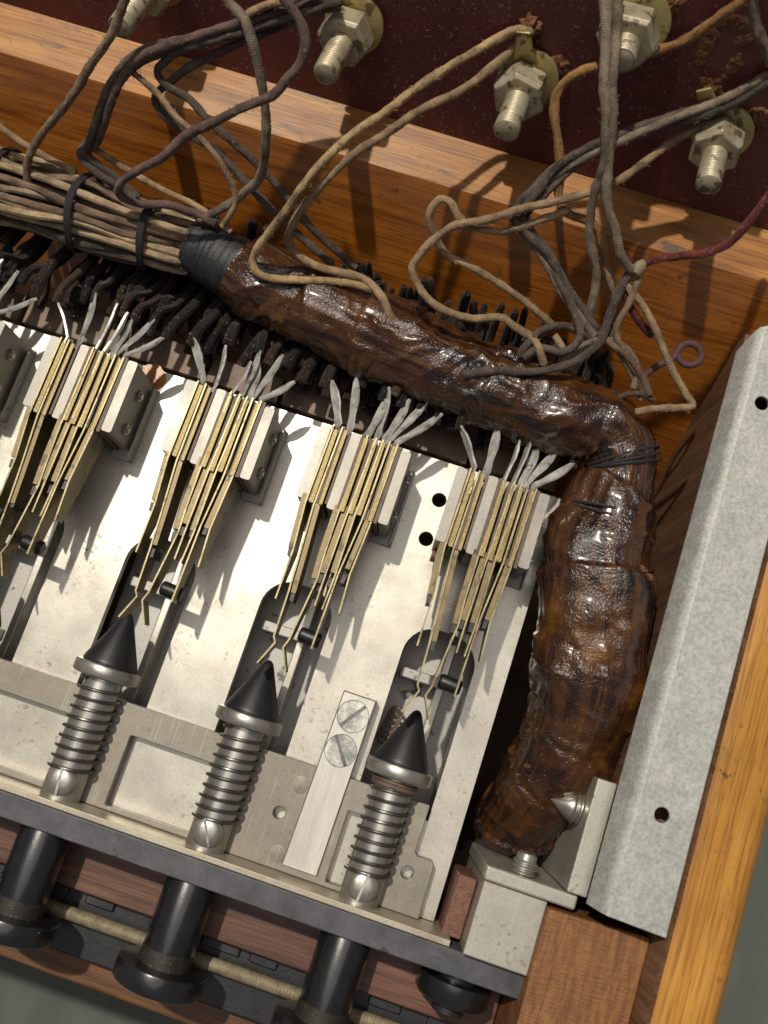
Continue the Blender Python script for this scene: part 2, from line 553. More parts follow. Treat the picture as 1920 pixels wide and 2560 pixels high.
def mk_varnish():
    m, nt, N, L, B = G('varnished_cloth_wrap')
    # lengthwise stripes of the wires under the brown varnished tape
    n1 = tex(N, L, 1.0, coord='UV', stretch=(.55, 17, 1), detail=2, rough=.45, dist=.2)
    n2 = tex(N, L, 1.5, detail=7, rough=.65)
    n3 = tex(N, L, 34, detail=2, rough=.5)
    n4 = tex(N, L, 1.0, coord='UV', stretch=(4.5, 3.2, 1), detail=3, rough=.5, dist=1.6)
    n5 = tex(N, L, .9, detail=4, off=(7, 3, 1))
    stripes = ramp(N, L, n1, ((.34, (.004, .004, .005)), (.42, (.006, .005, .005)), (.47, (.045, .017, .006)), (.54, (.08, .033, .008)), (.58, (.008, .006, .006)), (.64, (.012, .006, .007)), (.70, (.12, .062, .022))))
    amber = ramp(N, L, n2, ((.30, (.007, .003, .003)), (.45, (.035, .010, .004)), (.57, (.09, .031, .005)), (.70, (.24, .10, .012))))
    col = mixc(N, L, stripes, amber, ramp(N, L, n5, ((.38, .05), (.64, .75))))
    col = mixc(N, L, col, (.26, .18, .11), ramp(N, L, n3, ((.68, 0.0), (.74, .7))))
    L.new(col, B.inputs['Base Color'])
    L.new(ramp(N, L, n2, ((.3, .20), (.7, .40))), B.inputs['Roughness'])
    B.inputs['Specular IOR Level'].default_value = .5
    B.inputs['Coat Weight'].default_value = .45
    B.inputs['Coat Roughness'].default_value = .16
    ad = N.new('ShaderNodeMath'); ad.operation = 'MULTIPLY_ADD'; ad.inputs[1].default_value = .95
    L.new(n3, ad.inputs[0]); L.new(n4, ad.inputs[2])
    bump(N, L, B, ad.outputs[0], .42, .04)
    return m


def mk_felt():
    m, nt, N, L, B = G('green_grey_felt')
    n1 = tex(N, L, .5, stretch=(1, .35, 1), detail=5)
    col = ramp(N, L, n1, ((.3, (.055, .065, .055)), (.7, (.12, .13, .11))))
    L.new(col, B.inputs['Base Color'])
    B.inputs['Roughness'].default_value = .95
    return m


M['endgrain'] = mk_endgrain(); M['galv'] = mk_galv(); M['maroon'] = mk_maroon(); M['cloth'] = mk_cloth(); M['varnish'] = mk_varnish(); M['felt'] = mk_felt()

# ------------------------------------------------------------------ setting
o = MB().add([(-60, -60, -9), (60, -60, -9), (60, 60, -9), (-60, 60, -9)], [(0, 1, 2, 3)]).build('ground', M['felt'], smooth=0)
tag(o, 'green grey cloth surface under the wooden case, out of focus', kind='structure')
o = MB().box((-12, -5.6, -3.3), (3.75, 5.0, -3.0)).build('floor', M['wall'], smooth=0)
tag(o, 'brown wooden floor inside the case', kind='structure')

# back rail: level top, front sloping into the case
ZR, VR0, VR1 = 1.5, 3.95, 4.66
SL = math.tan(math.radians(30))
rail = MB()
nx = 60
pv, pf = [], []
prof = [(VR0 - (ZR + 3.0) * SL, -3.0), (VR0 - .02, ZR - .035), (VR0 + .02, ZR), (VR1 + .3, ZR), (VR1 + .3, -3.0)]
for i in range(nx + 1):
    x = -12 + 17.6 * i / nx
    for j, (y, z) in enumerate(prof):
        pv.append((x, y + (.012 * noise.noise(Vector((x * 2, j, 0))) if j < 3 else 0), z))
for i in range(nx):
    for j in range(5):
        a, b = i * 5 + j, i * 5 + (j + 1) % 5
        pf.append((b, a, a + 5, b + 5))
pf.append((0, 1, 2, 3, 4)); pf.append(tuple(nx * 5 + k for k in (4, 3, 2, 1, 0)))
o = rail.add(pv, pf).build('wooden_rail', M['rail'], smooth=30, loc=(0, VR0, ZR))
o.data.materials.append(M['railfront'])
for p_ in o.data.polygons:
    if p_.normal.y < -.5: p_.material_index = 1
tag(o, 'golden brown wooden rail with scuffed bright top below the maroon panel', 'rail')

# maroon terminal panel leaning back 18 degrees
TB = math.radians(18)
PN = Vector((0, -math.cos(TB), math.sin(TB)))
PU = Vector((0, math.sin(TB), math.cos(TB)))
PB = Vector((0, VR1, ZR))
q = [PB + PU * t - PN * d + Vector((x, 0, 0)) for x in (-12, 8) for t, d in ((-.3, 0), (5.5, 0), (5.5, .3), (-.3, .3))]
o = MB().add(q, ((0, 1, 5, 4), (1, 2, 6, 5), (2, 3, 7, 6), (3, 0, 4, 7), (0, 3, 2, 1), (4, 5, 6, 7))).build('maroon_board', M['maroon'], smooth=0, loc=PB)
tag(o, 'dark maroon panel speckled with dust that carries the terminal posts', 'panel')

# right side of the case
o = MB().box((3.72, -3.78, -3.0), (4.55, 3.45, 1.10)).build('side_wall', M['wall'], smooth=0, bevel=.02, loc=(4.1, 0, -3))
tag(o, 'dark brown wooden side wall in shadow under the galvanised bracket', 'wall')
rim = MB()
for x0, x1 in ((4.5, 5.30),):
    pr = [(x0, -9), (x0, 1.44), (x0 + .05, 1.5), (x1 - .16, 1.5), (x1 - .05, 1.44), (x1, 1.30), (x1, -9)]
    vs = [(x, y, z) for y in (-8.2, 8.0) for x, z in pr]
    k = len(pr)
    fs = [(i, (i + 1) % k, k + (i + 1) % k, k + i) for i in range(k)] + [tuple(range(k))[::-1], tuple(range(k, 2 * k))]
    rim.add(vs, [f[::-1] for f in fs])
o = rim.build('wooden_edge', M['rim'], smooth=50, loc=(4.9, 0, 1.5))
o.data.materials.append(M['wall'])
for p_ in o.data.polygons:
    if p_.normal.x > .5: p_.material_index = 1
tag(o, 'yellow varnished wooden edge of the case along the right side', 'wooden edge')

# galvanised bracket
br = MB()
y0, y1 = -3.80, 3.42
hole = [P(1655, 2038, 1.5), P(1905, 1008, 1.5)]
outer = [(3.83, y0), (4.49, y0 - .02), (4.49, y1), (3.83, y1)]
br.prism(outer, 1.44, 1.505, [circle(h.x if h.x < 4.3 else 4.25, h.y, .085, 20) for h in hole])
bk = thing('angle_bracket', 'galvanised steel strip with a bent lip along the right wall', 'bracket', (4.1, 0, 1.4))
br.build('top_flange', M['galv'], bk, smooth=0, bevel=.012)
lip = MB()
pr = [(3.835, 1.506), (3.835, 1.44), (3.80, 1.40), (3.69, 1.17), (3.64, 1.19), (3.73, 1.42), (3.77, 1.48)]
k = len(pr)
vs = [(x, y + ((z - 1.5) * .9 if y > 0 else (x - 3.86) * -.1), z) for y in (y0, y1 - .02) for x, z in pr]
fs = [(i, (i + 1) % k, k + (i + 1) % k, k + i) for i in range(k)] + [tuple(range(k))[::-1], tuple(range(k, 2 * k))]
lip.add(vs, fs)
lip.build('bent_lip', M['galv'], bk, smooth=35)

# end-grain post, corner block and plates
o = MB().prism([(3.30, -3.99), (4.49, -3.93), (4.49, -6.6), (3.30, -6.6)][::-1], -9, 1.0).build('wooden_post', M['endgrain'], bevel=.03, loc=(3.9, -5, 1))
tag(o, 'brown wooden post end with visible growth rings beside the yellow edge', 'post')

cb = thing('corner_block', 'cream nickel corner block with a cap plate and threaded screw', 'metal block', (2.9, -4.3, -3))
MB().box((2.53, -4.79, -3.0), (3.30, -3.935, .86)).build('block_body', M['nickel'], cb, bevel=.02)
MB().box((2.50, -3.93, -3.0), (3.60, -3.76, .95)).build('cap_plate', M['nickel'], cb, bevel=.03)


def screw_thread(o, d, r, L, pitch=.07, tip=0.0, seg=20):
    pf = [(0, r * .8)]
    t = 0.0
    while t < L - pitch:
        pf += [(t + pitch * .25, r), (t + pitch * .5, r), (t + pitch * .8, r * .84), (t + pitch, r * .84)]
        t += pitch
    if tip:
        pf += [(L, r * .8), (L + tip * .85, r * .14), (L + tip, 0.0)]
    else:
        pf += [(L, r * .8), (L + .02, r * .6), (L + .021, 0.0)]
    return MB().lathe(o, d, pf, seg)


p = P(1305, 2185, .72)
screw_thread((p.x, -3.76, .72), (0, 1, 0), .15, .24, .06).build('threaded_screw', M['screw'], cb)
sp = thing('side_plate', 'upright cream plate edge with rusty specks and a pointed screw below the bracket', 'metal plate', (3.55, -3.3, -3))
MB().box((3.44, -3.75, -3.0), (3.68, -2.42, 1.0)).build('plate_body', M['nickel'], sp, bevel=.02)
a = P(1478, 2060, .55)
screw_thread((3.44, -2.84, .55), (-1, 0, 0), .20, .16, .06, .22).build('pointed_screw', M['steel'], sp)
screw_thread((3.44, -3.15, -.3), (-1, 0, 0), .16, .34, .06).build('threaded_screw', M['screw'], sp)
# pinkish laminated spacer between frame and block
o = MB().box((2.28, -4.74, -.4), (2.52, -4.02, .42)).build('spacer_block', M['copper'], bevel=.02, loc=(2.4, -4.4, 0))
tag(o, 'small copper brown spacer between the key frame and the corner block', 'spacer')

# ------------------------------------------------------------------ key frame
RODS = (-6.40, -4.52, -2.645, -0.745, 1.225)
A = .345          # height of the plunger axis
kf = thing('key_frame', 'cream nickel mounting plate with slots for the plunger keys', 'mounting plate', (-2, -2, 0))
slots = []
for r in RODS[1:]:
    slots.append(rrect(r - .42, -3.6, r + .55, -1.27, .40, 8, (0, 0, 1, 1)))
holes = [circle(P(1098, 1250, 0).x, P(1098, 1250, 0).y, .10), circle(P(1065, 1347, 0).x, P(1065, 1347, 0).y, .10)]
MB().prism([(-9, -4.71), (2.2, -4.71), (2.2, .92), (-9, .92)], -.14, 0, slots + holes).build('slotted_plate', M['nickel'], kf, smooth=0)
# side cheek of the frame below the right edge
MB().box((2.06, -4.7, -1.3), (2.19, .9, -.145)).build('side_cheek', M['under'], kf)
# matt plate over the lower part with windows and holes
wins = [rrect(-2.12, -4.66, -.78, -3.77, .02, 2), rrect(.78, -4.66, 1.22, -3.77, .02, 2), rrect(-4.25, -4.66, -2.66, -3.77, .02, 2)]
hp = [P(698, 2032, .2), P(1018, 2182, .2)]
gh = [circle(h.x, h.y, .078, 20) for h in hp]
MB().prism([(-9, -4.715), (2.0, -4.715), (1.99, -4.06), (1.96, -4.02), (1.76, -4.02), (1.72, -3.98), (1.73, -3.40), (-9, -3.40)], .004, .2, wins + gh).build('matt_plate', M['matt'], kf, smooth=0, bevel=.012)
for x, y in ((751, 1962), (695, 2135)):
    c = P(x, y, .2)
    MB().lathe((c.x, c.y, .17), (0, 0, 1), [(0, .105), (.034, .105), (.036, .095), (.037, 0)], 24).build('rivet', M['matt'], kf)
MB().box((-9, -4.795, -.6), (2.38, -4.72, .72)).build('front_flange', M['flange'], kf, bevel=.012)
# spacer bar with two flush screws
sb = MB().prism([(.22, -4.62), (.65, -4.62), (.68, -2.41), (.27, -2.41)], .2155, .240, [circle(P(882.6, 1791, .235).x, P(882.6, 1791, .235).y, .205, 32), circle(P(852, 1877, .235).x, P(852, 1877, .235).y, .205, 32)]).build('spacer_bar', M['brushed'], kf, smooth=0, bevel=.010)
MB().prism([(.207, -4.62), (.664, -4.62), (.696, -2.394), (.256, -2.394)], .002, .215).build('dark_seam', M['phenolic'], kf, smooth=0)  # dark sheet slightly wider than the bar, outlining its edges
for x, y, ang in ((882.6, 1791, -.62), (852, 1877, .62)):
    c = P(x, y, .235)
    hd = MB()
    for sgn in (1, -1):
        pts = []
        for i in range(19):
            t = math.acos(min(1, .022 / .198)) * (1 - 2 * i / 18)
            pts.append((math.cos(t) * .198, math.sin(t) * .198))
        pts = [(math.cos(ang) * (sgn * px_) - math.sin(ang) * (sgn * py_) + c.x, math.sin(ang) * (sgn * px_) + math.cos(ang) * (sgn * py_) + c.y) for px_, py_ in pts]
        hd.prism(pts, .216, .241)
    hd_ = hd.build('flush_screw', M['zincscrew'], kf, smooth=0)
    MB().lathe((c.x, c.y, .02), (0, 0, 1), [(0, .204), (.199, .204), (.200, 0)], 28).build('slot', M['spring'], hd_)
# under the slots: channel floor, light rib, cross pieces
for r in RODS[1:]:
    MB().box((r - .55, -4.6, -.95), (r + .75, -.9, -.88)).build('channel_floor', M['under'], kf)
    MB().box((r + .16, -3.9, -.88), (r + .27, -1.35, -.42)).build('channel_rib', M['nickel'], kf, bevel=.02)
    MB().box((r - .36, -1.98, -.86), (r + .30, -1.84, -.36)).build('cross_piece', M['under'], kf, bevel=.02)
    MB().box((r + .56, -4.0, -.88), (r + .62, -1.1, -.15)).build('channel_wall', M['under'], kf)
# small coil spring down in the last slot
cs = MB()
c0 = P(990, 1785, -.6); c1 = P(958, 1850, -.6)
for i in range(5):
    c = c0.lerp(c1, i / 4.5)
    cs.tube([c + Vector((math.cos(t) * .085, math.sin(t) * .085, 0)) for t in [2 * PI * k / 16 for k in range(17)]], .022, 6, caps=False)
cs.build('coil_spring', M['phenolic'], kf)
# tan bar along the rear edge of the plate
for x0, x1 in ((-9, -5.75), (-5.68, -4.5), (-4.45, -3.0), (-2.94, -1.9), (-1.84, -.35), (-.30, .85), (.90, 1.62), (1.66, 2.1)):
    MB().box((x0, .99, -.5), (x1, 1.40 + random.uniform(-.06, .06), -.04 + random.uniform(-.03, .03))).build('rear_strip', M['tanbar'], kf, bevel=.02)

# ------------------------------------------------------------------ front bar and things in front of it
o = MB().box((-9, -5.09, -.15), (3.34, -4.80, .712)).build('front_bar', M['bar'], bevel=.018, loc=(-2, -4.9, 0))
tag(o, 'dark blue grey metal bar across the front of the plunger keys', 'bar')
o = MB().box((-9, -5.80, -.6), (3.28, -5.10, -.16)).build('front_board', M['board'], bevel=.03, loc=(-2, -5.4, -.2))
tag(o, 'red brown wooden board under the black buttons', 'board')
ls = thing('front_strip', 'black grooved strip between the wooden board and the pale cord', 'strip', (-2, -6, -.5))
MB().box((-9, -6.62, -1.2), (3.28, -5.81, -.42)).build('strip_body', M['black'], ls, bevel=.03)
for i in range(16):
    x = -8.8 + i * .75 + random.uniform(-.1, .1)
    MB().box((x, -5.96, -.42), (x + random.uniform(.3, .6), -5.84, -.36)).build('strip_segment', M['black'], ls, bevel=.02)
# pale knurled rod
pf_ = []
x = 0.0
while x < 12.2:
    pf_ += [(x, .082), (x + .016, .087), (x + .028, .087), (x + .042, .082)]
    x += .045
M['cord'] = plain('pale_rod', (.20, .165, .10), .6, .1, .35, 10, .4)
o = MB().lathe((-9, -6.10, -.26), (1, 0, 0), pf_, 20).build('knurled_rod', M['cord'], loc=(-2, -6.1, -.3))
tag(o, 'pale finely ridged rod running along the front behind the black button discs', 'rod')
o = MB().box((-9, -7.02, -2.2), (3.28, -6.63, -.75)).build('lower_ledge', M['ledge'], bevel=.04, loc=(-2, -6.8, -1))
tag(o, 'narrow orange brown wooden ledge at the lowest front edge', 'ledge')
ns = thing('knob_screw', 'black round screw head under the right end of the dark bar', 'screw', (2.6, -5.3, .1))
MB().lathe((2.62, -5.06, .28), (0, -1, 0), [(0, .30), (.10, .30), (.12, .44), (.30, .46), (.36, .42), (.40, .30), (.41, 0)], 36).build('screw_head', M['bakelite'], ns)
MB().lathe((2.62, -5.40, .28), (0, -1, 0), [(0, .2), (.16, .2), (.18, .17), (.181, 0)], 24).build('screw_tip', M['black'], ns)

# ------------------------------------------------------------------ plunger keys


def make_key(x, slot_ang):
    t = thing('plunger_key', '', 'plunger key', (x, -4, A), 'plunger keys in a row')
    Y = Vector((0, 1, 0))
    MB().lathe((x, -3.04, A), Y, [(0, .345), (.02, .352), (.06, .342), (.62, .082), (.67, .055), (.695, .025), (.70, 0)], 40).build('cone_tip', M['rubber'], t, smooth=60)
    MB().lathe((x, -3.21, A), Y, [(0, .385), (.015, .415), (.03, .425), (.15, .425), (.165, .415), (.17, .36), (.171, 0)], 44).build('collar', M['screw'], t)
    MB().lathe((x, -5.02, A), Y, [(0, .245), (1.81, .245)], 36).build('rod', M['steel'], t)
    pts = []
    turns = 9.3
    y0, y1 = -3.25, -4.40
    for i in range(int(turns * 30) + 1):
        k = i / (turns * 30)
        q = 2 * PI * turns * k + 2.2
        kk = k
        pts.append(Vector((x + .270 * math.cos(q), y0 + (y1 - y0) * kk, A + .270 * math.sin(q))))
    MB().tube(pts, .021, 8).build('coil_spring', M['spring'], t)
    if True:
        z = A + .185
        c = Vector((x, -4.50, z))
        s_ = MB()
        prof = [(0, .192), (.03, .192), (.06, .175), (.085, .135), (.098, .08), (.10, .0)]
        s_.lathe(c, (0, 0, 1), prof, 32)
        hd = s_.build('screw_head', M['screw'], t)
        sl = MB()
        rt = Matrix.Rotation(slot_ang, 3, 'Z')
        sl.box((x - .014, -4.50 - .165, z + .06), (x + .014, -4.50 + .165, z + .104), rt, c)
        sl.build('slot', M['zincscrew'], hd)
    MB().lathe((x, -6.06, A), Y, [(0, .315), (.96, .315), (.99, .30), (.991, 0)], 40).build('button_stem', M['bakelite'], t)
    MB().lathe((x, -6.12, A), Y, [(0, .325), (.10, .320), (.20, .317), (.201, .30)], 40).build('dusty_ring', M['dusty'], t)
    MB().lathe((x, -6.36, A), Y, [(0, 0), (.001, .52), (.02, .545), (.04, .55), (.23, .55), (.25, .54), (.255, .33), (.256, 0)], 48).build('button_disc', M['bakelite'], t)
    return t


kk = make_key(RODS[4], -.12)
kk['label'] = 'rightmost plunger key with a dark reddish band under its collar'
MB().lathe((RODS[4], -3.335, A), (0, 1, 0), [(0, .285), (.02, .30), (.05, .285), (.07, .30), (.10, .29)], 36).build('red_band', M['phenolic'], kk)
kk = make_key(RODS[3], .5)
kk['label'] = 'plunger key left of the bar with two flush screws, its screw slot slanting'
kk = make_key(RODS[2], .12)
kk['label'] = 'plunger key nearest the left edge, with its whole black cone in the photo'
kk = make_key(RODS[1], .3)
kk['label'] = 'plunger key cut by the left edge of the photo'

# ------------------------------------------------------------------ contact stacks (built once at the right end, then copied)
U0 = .76
VT, VB, ZT = .66, -.32, 1.0
st = thing('contact_stack', '', 'contact stack', (U0 + .6, .2, 0), 'contact spring stacks above the plunger keys')


def ins(x0, x1, name='insulator', m='cream', v0=VB, v1=VT, z=ZT, r=.032):
    pr = rrect(x0, v0, x1, v1, min(r, (x1 - x0) * .42), 4)
    MB().prism(pr, .05, z).build(name, M[m], st, bevel=.018)


ins(U0 + 0, U0 + .135, z=.96)
ins(U0 + .405, U0 + .535, z=.95, v0=VB - .03, v1=VT + .02)
ins(U0 + 1.07, U0 + 1.205, z=.96)
for a_, b_ in ((.137, .182), (.262, .308), (.372, .403), (.537, .578), (.662, .698), (.772, .80), (.877, .912), (.932, .952), (1.022, 1.068)):
    ins(U0 + a_, U0 + b_, 'brown_spacer', 'phenolic', VB - .02 + random.uniform(-.02, .02), VT + random.uniform(-.02, .03), .985 + random.uniform(-.02, .005), .008)
for a_, b_ in ((.184, .238), (.310, .352), (.580, .636), (.700, .750), (.802, .854), (.954, .998)):
    ins(U0 + a_, U0 + b_, 'brass_spacer', 'brass', VB - .03 + random.uniform(-.015, .015), VT + random.uniform(-.03, .02), .995 + random.uniform(-.015, .008), .008)
# through screws on the right side, and the foot plate
for y in (.36, -.12):
    MB().lathe((U0 + 1.206, y, .52), (1, 0, 0), [(0, .085), (.03, .085), (.036, .075), (.037, 0)], 6).build('nut', M['screw'], st)
    MB().lathe((U0 + 1.21, y, .52), (1, 0, 0), [(0, .042), (.055, .042), (.056, 0)], 16).build('screw_end', M['screw'], st)
MB().box((U0 + .98, -.44, .004), (U0 + 1.285, .64, .05)).build('foot_plate', M['under'], st, bevel=.01)
MB().box((U0 + 1.255, -.43, .05), (U0 + 1.285, .62, .20)).build('foot_flange', M['under'], st, bevel=.01)
MB().lathe((U0 + .02, -.40, .30), (1, 0, 0), [(0, .09), (.10, .09), (.101, 0)], 20).build('bush', M['copper'], st)

ZB = .97


def xy(pts):
    return [(P(x, y, ZB).x, P(x, y, ZB).y) for x, y in pts]


# blade paths: start inside the pile at relative x, then photo pixels of the upper edge
BL = [
    ((.162, .148), [(1084, 1488), (1043, 1614)], None),
    ((.272, .258), [(1099, 1511), (1076, 1601), (1044, 1712), (1048, 1727), (1004, 1780)], 'fork'),
    ((.612, .575), [(1162, 1500), (1146, 1562), (1079, 1717), (1064, 1738), (1072, 1800)], 'fork'),
    ((.727, .684), [(1166, 1552), (1141, 1632)], None),
    ((.820, .785), [(1190, 1560), (1161, 1642)], None),
    ((.905, .884), [(1201, 1546), (1136, 1742)], 'long'),
    ((1.012, .992), [(1226, 1552), (1201, 1652)], None),
]
for i, (ru, pts, kind) in enumerate(BL):
    q = [(U0 + ru[0], VT + .02), (U0 + ru[1], VB - .07)] + xy(pts)
    n = len(q)
    zt = [1.012, .99] + [ZB] * (n - 2)
    zb = [.45, .45] + [.50 + .06 * k for k in range(n - 2)]
    if kind == 'fork':
        zb[-3:] = [.66, .68, .72]
    else:
        zb[-1] = .74
    MB().ribbon(q, .02, zt, zb).build('blade', M['blade'], st, smooth=0)
    # stiffening strip beside the blade, ending part way along
    if i != 5:
        lead = {0: [0], 1: [0, 1], 2: [0, 1], 3: [0], 4: [0], 6: [0]}[i]
        pv_ = [Vector(q[1]) + Vector((.004, .12)), Vector(q[1])] + [Vector(q[2 + k]) for k in lead]
        off = Vector((.043 if i == 1 else -.043, 0))
        pp_ = [tuple(x + off) for x in pv_]
        MB().ribbon(pp_, .06, .95, .5).build('stiffener', M['stiff'], st, smooth=0)
        d = (Vector(pp_[-1]) - Vector(pp_[-2])).normalized()
        tp = [pp_[-1], tuple(Vector(pp_[-1]) + d * .11)]
        MB().ribbon(tp, .05, .93, .55).build('stiffener_tip', M['black'], st, smooth=0)
# insulating roller on the long blade
ra, rb = P(1098, 1700, .72), P(1152, 1722, .72)
MB().lathe(ra, rb - ra, [(0, .07), (.015, .088), (.03, .092), ((rb - ra).length - .02, .092), ((rb - ra).length, .075), ((rb - ra).length + .001, 0)], 24).build('roller', M['rubber'], st)
# solder tags behind the pile
TAGS = [(.20, 1150, 1062, .95), (.36, 1246, 1062, .95), (.60, 1300, 1098, 1.0), (.72, 1330, 1084, 1.0), (.82, 1346, 1112, .9), (.86, 1397, 1120, .9), (.97, 1436, 1158, .9)]


def tags(parent, dx, rng):
    for i, (ru, x, y, z) in enumerate(TAGS):
        jx, jy, jw = (0, 0, 0) if dx == 0 else (rng.uniform(-.10, .10), rng.uniform(-.10, .12), rng.uniform(-.25, .35))
        b_ = Vector((U0 + dx + ru, VT - .06, .90)); e_ = P(x, y, z) + Vector((dx + jx, jy, 0))
        m_ = b_ + Vector((0, .12, 0))
        d = (e_ - m_)
        side = Vector((d.y, -d.x, 0)).normalized()
        wide = Vector((0, 0, 1)).lerp(side, max(.05, min(.5, (.25, .55, .15, .2, .5, .6, .7)[i] + jw))).normalized()
        nrm = d.cross(wide).normalized()
        vs, fs = [], []
        st_ = [(b_, .08, 0), (m_, .06, 0), (m_ + d * .25, .045, .01), (m_ + d * .5, .068, .02), (m_ + d * .72, .064, .015), (m_ + d * .9, .036, .0), (e_, .012, 0)]
        for c_, hw, bow in st_:
            for s1, s2 in ((1, 1), (0, 1.6), (-1, 1), (-1, -1), (0, -.6), (1, -1)):
                ww = Vector((0, 0, 1)) if c_ is b_ else wide
                vs.append(c_ + ww * (hw * s1) + nrm * (.014 * s2 + bow))
        for j in range(6):
            for k in range(6):
                k2 = (k + 1) % 6
                fs.append((j * 6 + k2, j * 6 + k, j * 6 + 6 + k, j * 6 + 6 + k2))
        fs += [tuple(range(6)), tuple(36 + k for k in range(6))[::-1]]
        MB().add(vs, fs).build('solder_tag', M['tin'], parent, smooth=50)


st['label'] = 'rightmost contact stack, touching the brown harness at the plate corner'
STX = [0, -1.81, -3.63, -5.50, -7.33]
labs = [None, 'contact stack just left of the two round holes, second from the right', 'contact stack above the leftmost full plunger key, third stack from the right',
        'contact stack beside the orange stain at the upper left', 'contact stack mostly cut off by the left edge of the photo']
for k in range(1, 5):
    c = copy_tree(st, (STX[k], 0, 0))
    c['_o'] = tuple(c.location)
    for ch_ in kids(c):                      # no two stacks are bent quite alike
        if ch_.name.startswith('blade'):
            ch_.rotation_euler.z = random.uniform(-.010, .010); ch_.location.z += random.uniform(-.02, .015)
        elif ch_.name.startswith(('insulator', 'brass', 'brown')):
            ch_.location.y += random.uniform(-.018, .018); ch_.location.z += random.uniform(-.015, .004)
        elif ch_.name.startswith('stiff'):
            ch_.location.y += random.uniform(-.02, .06)
    c['label'] = labs[k]
    tags(c, STX[k], random)
tags(st, 0, random)
# orange varnish stain beside the second stack from the left
c = P(378, 952, 0)
bl = MB()
pts = [(c.x + math.cos(t) * (.24 + .05 * noise.noise(Vector((math.cos(t) * 2, math.sin(t) * 2, 3)))) * .8, c.y + math.sin(t) * (.25 + .08 * noise.noise(Vector((math.cos(t) * 2, math.sin(t) * 2, 9))))) for t in [2 * PI * i / 30 for i in range(30)]]
M['amber'] = plain('amber_stain', (.36, .13, .012), .35, 0, .4, 6, .2)
o = bl.prism(pts, .002, .012).build('varnish_stain', M['amber'], kf)

# ------------------------------------------------------------------ terminals on the panel
crust_seed = 0


def crust(center, r, sq, seed):
    mb = MB()
    vs, fs = [], []
    n, m = 9, 26
    ax = PN
    for i in range(n + 1):
        th = PI * .5 * i / n
        for k in range(m):
            ph = 2 * PI * k / m
            rr = .8 * r * (1 + .45 * noise.noise(Vector((math.cos(ph) * 2.2, math.sin(ph) * 2.2, seed + th))) + .35 * noise.noise(Vector((math.cos(ph) * 7, math.sin(ph) * 7, seed + th * 5))))
            p_ = center + (Vector((1, 0, 0)) * math.cos(ph) + PU * math.sin(ph)) * (rr * math.cos(th)) + ax * (rr * sq * math.sin(th))
            vs.append(p_)
    for i in range(n):
        for k in range(m):
            k2 = (k + 1) % m
            fs.append((i * m + k, i * m + k2, (i + 1) * m + k2, (i + 1) * m + k))
    return mb.add(vs, fs)


def terminal(nx_, ny_, label, scale=1.0, L=.92, turn=0.0, crusts=(), tagang=None):
    p0 = Pplane(nx_, ny_, PB + PN * .35, PN)
    b0 = p0 - PN * .35
    t = thing('terminal_post', label, 'terminal post', b0, 'threaded terminal posts on the maroon panel')
    s = scale
    MB().lathe(b0, PN, [(0, .36 * s), (.05, .36 * s), (.06, .34 * s), (.061, 0)], 36).build('washer', M['yellowbrass'], t)
    b1 = b0 + PN * .075
    MB().lathe(b1 + PU * .03 + Vector((.03, 0, 0)), (PN + PU * .12).normalized(), [(0, .43 * s), (.04, .43 * s), (.05, .41 * s), (.051, 0)], 36).build('washer', M['yellowbrass'], t)
    b2 = b1 + PN * .10
    MB().lathe(b2, PN, [(0, .36 * s), (.02, .39 * s), (.26, .39 * s), (.30, .34 * s), (.301, 0)], 6, phase=turn).build('hex_nut', M['dullnut'], t, smooth=20, bevel=.012)
    pf = [(0, .17 * s)]
    tt = .3
    while tt < L:
        pf += [(tt, .163 * s), (tt + .012, .178 * s), (tt + .024, .178 * s), (tt + .037, .163 * s)]
        tt += .04
    pf += [(L + .01, .165 * s), (L + .03, .135 * s), (L + .031, 0)]
    MB().lathe(b2, PN, pf, 28).build('threaded_stud', M['dullnut'], t, smooth=60)
    if tagang is not None:
        d = (PU * math.cos(tagang) + Vector((1, 0, 0)) * math.sin(tagang))
        sd = d.cross(PN).normalized()
        tb = MB()
        a_ = b1 + PN * .05 + d * .25; e_ = a_ + d * .45 + PN * .12
        vs = []
        for c_, hw in ((a_, .16), (a_.lerp(e_, .5), .10), (e_, .08)):
            for s1, s2 in ((1, 1), (-1, 1), (-1, -1), (1, -1)):
                vs.append(c_ + sd * hw * s1 + PN * .02 * s2)
        fs = [(j * 4 + k, j * 4 + (k + 1) % 4, j * 4 + 4 + (k + 1) % 4, j * 4 + 4 + k) for j in range(2) for k in range(4)] + [(3, 2, 1, 0), (8, 9, 10, 11)]
        tb.add(vs, fs).build('solder_lug', M['yellowbrass'], t, smooth=0, bevel=.01)
    for i, (dx, dy, r, sq) in enumerate(crusts):
        crust(b0 + Vector((dx, 0, 0)) + PU * dy, r, sq, i * 3.7 + nx_).build('corrosion_crust', M['rust'], t, smooth=60)
    return t


terminal(1300, 235, 'terminal post in the middle with two fawn wires soldered above it', .84, .84, .3, ((.33, .24, .16, .35), (-.10, .62, .15, .9)), -.20)
terminal(1790, 370, 'rightmost terminal post, orange crust at its upper right', .80, .80, .12, ((.36, .25, .2, .45), (-.25, .40, .14, .4)), -.6)
terminal(1570, 95, 'terminal post behind the two upright grey wires at the top', .86, .55, .55, ((.34, .30, .14, .5),), None)
terminal(862, 95, 'terminal post at top centre with a bundle of dark wires', .84, .86, .5, (), -.5)
terminal(372, -28, 'terminal post cut by the top edge at the upper left', .82, .95, .5, (), None)
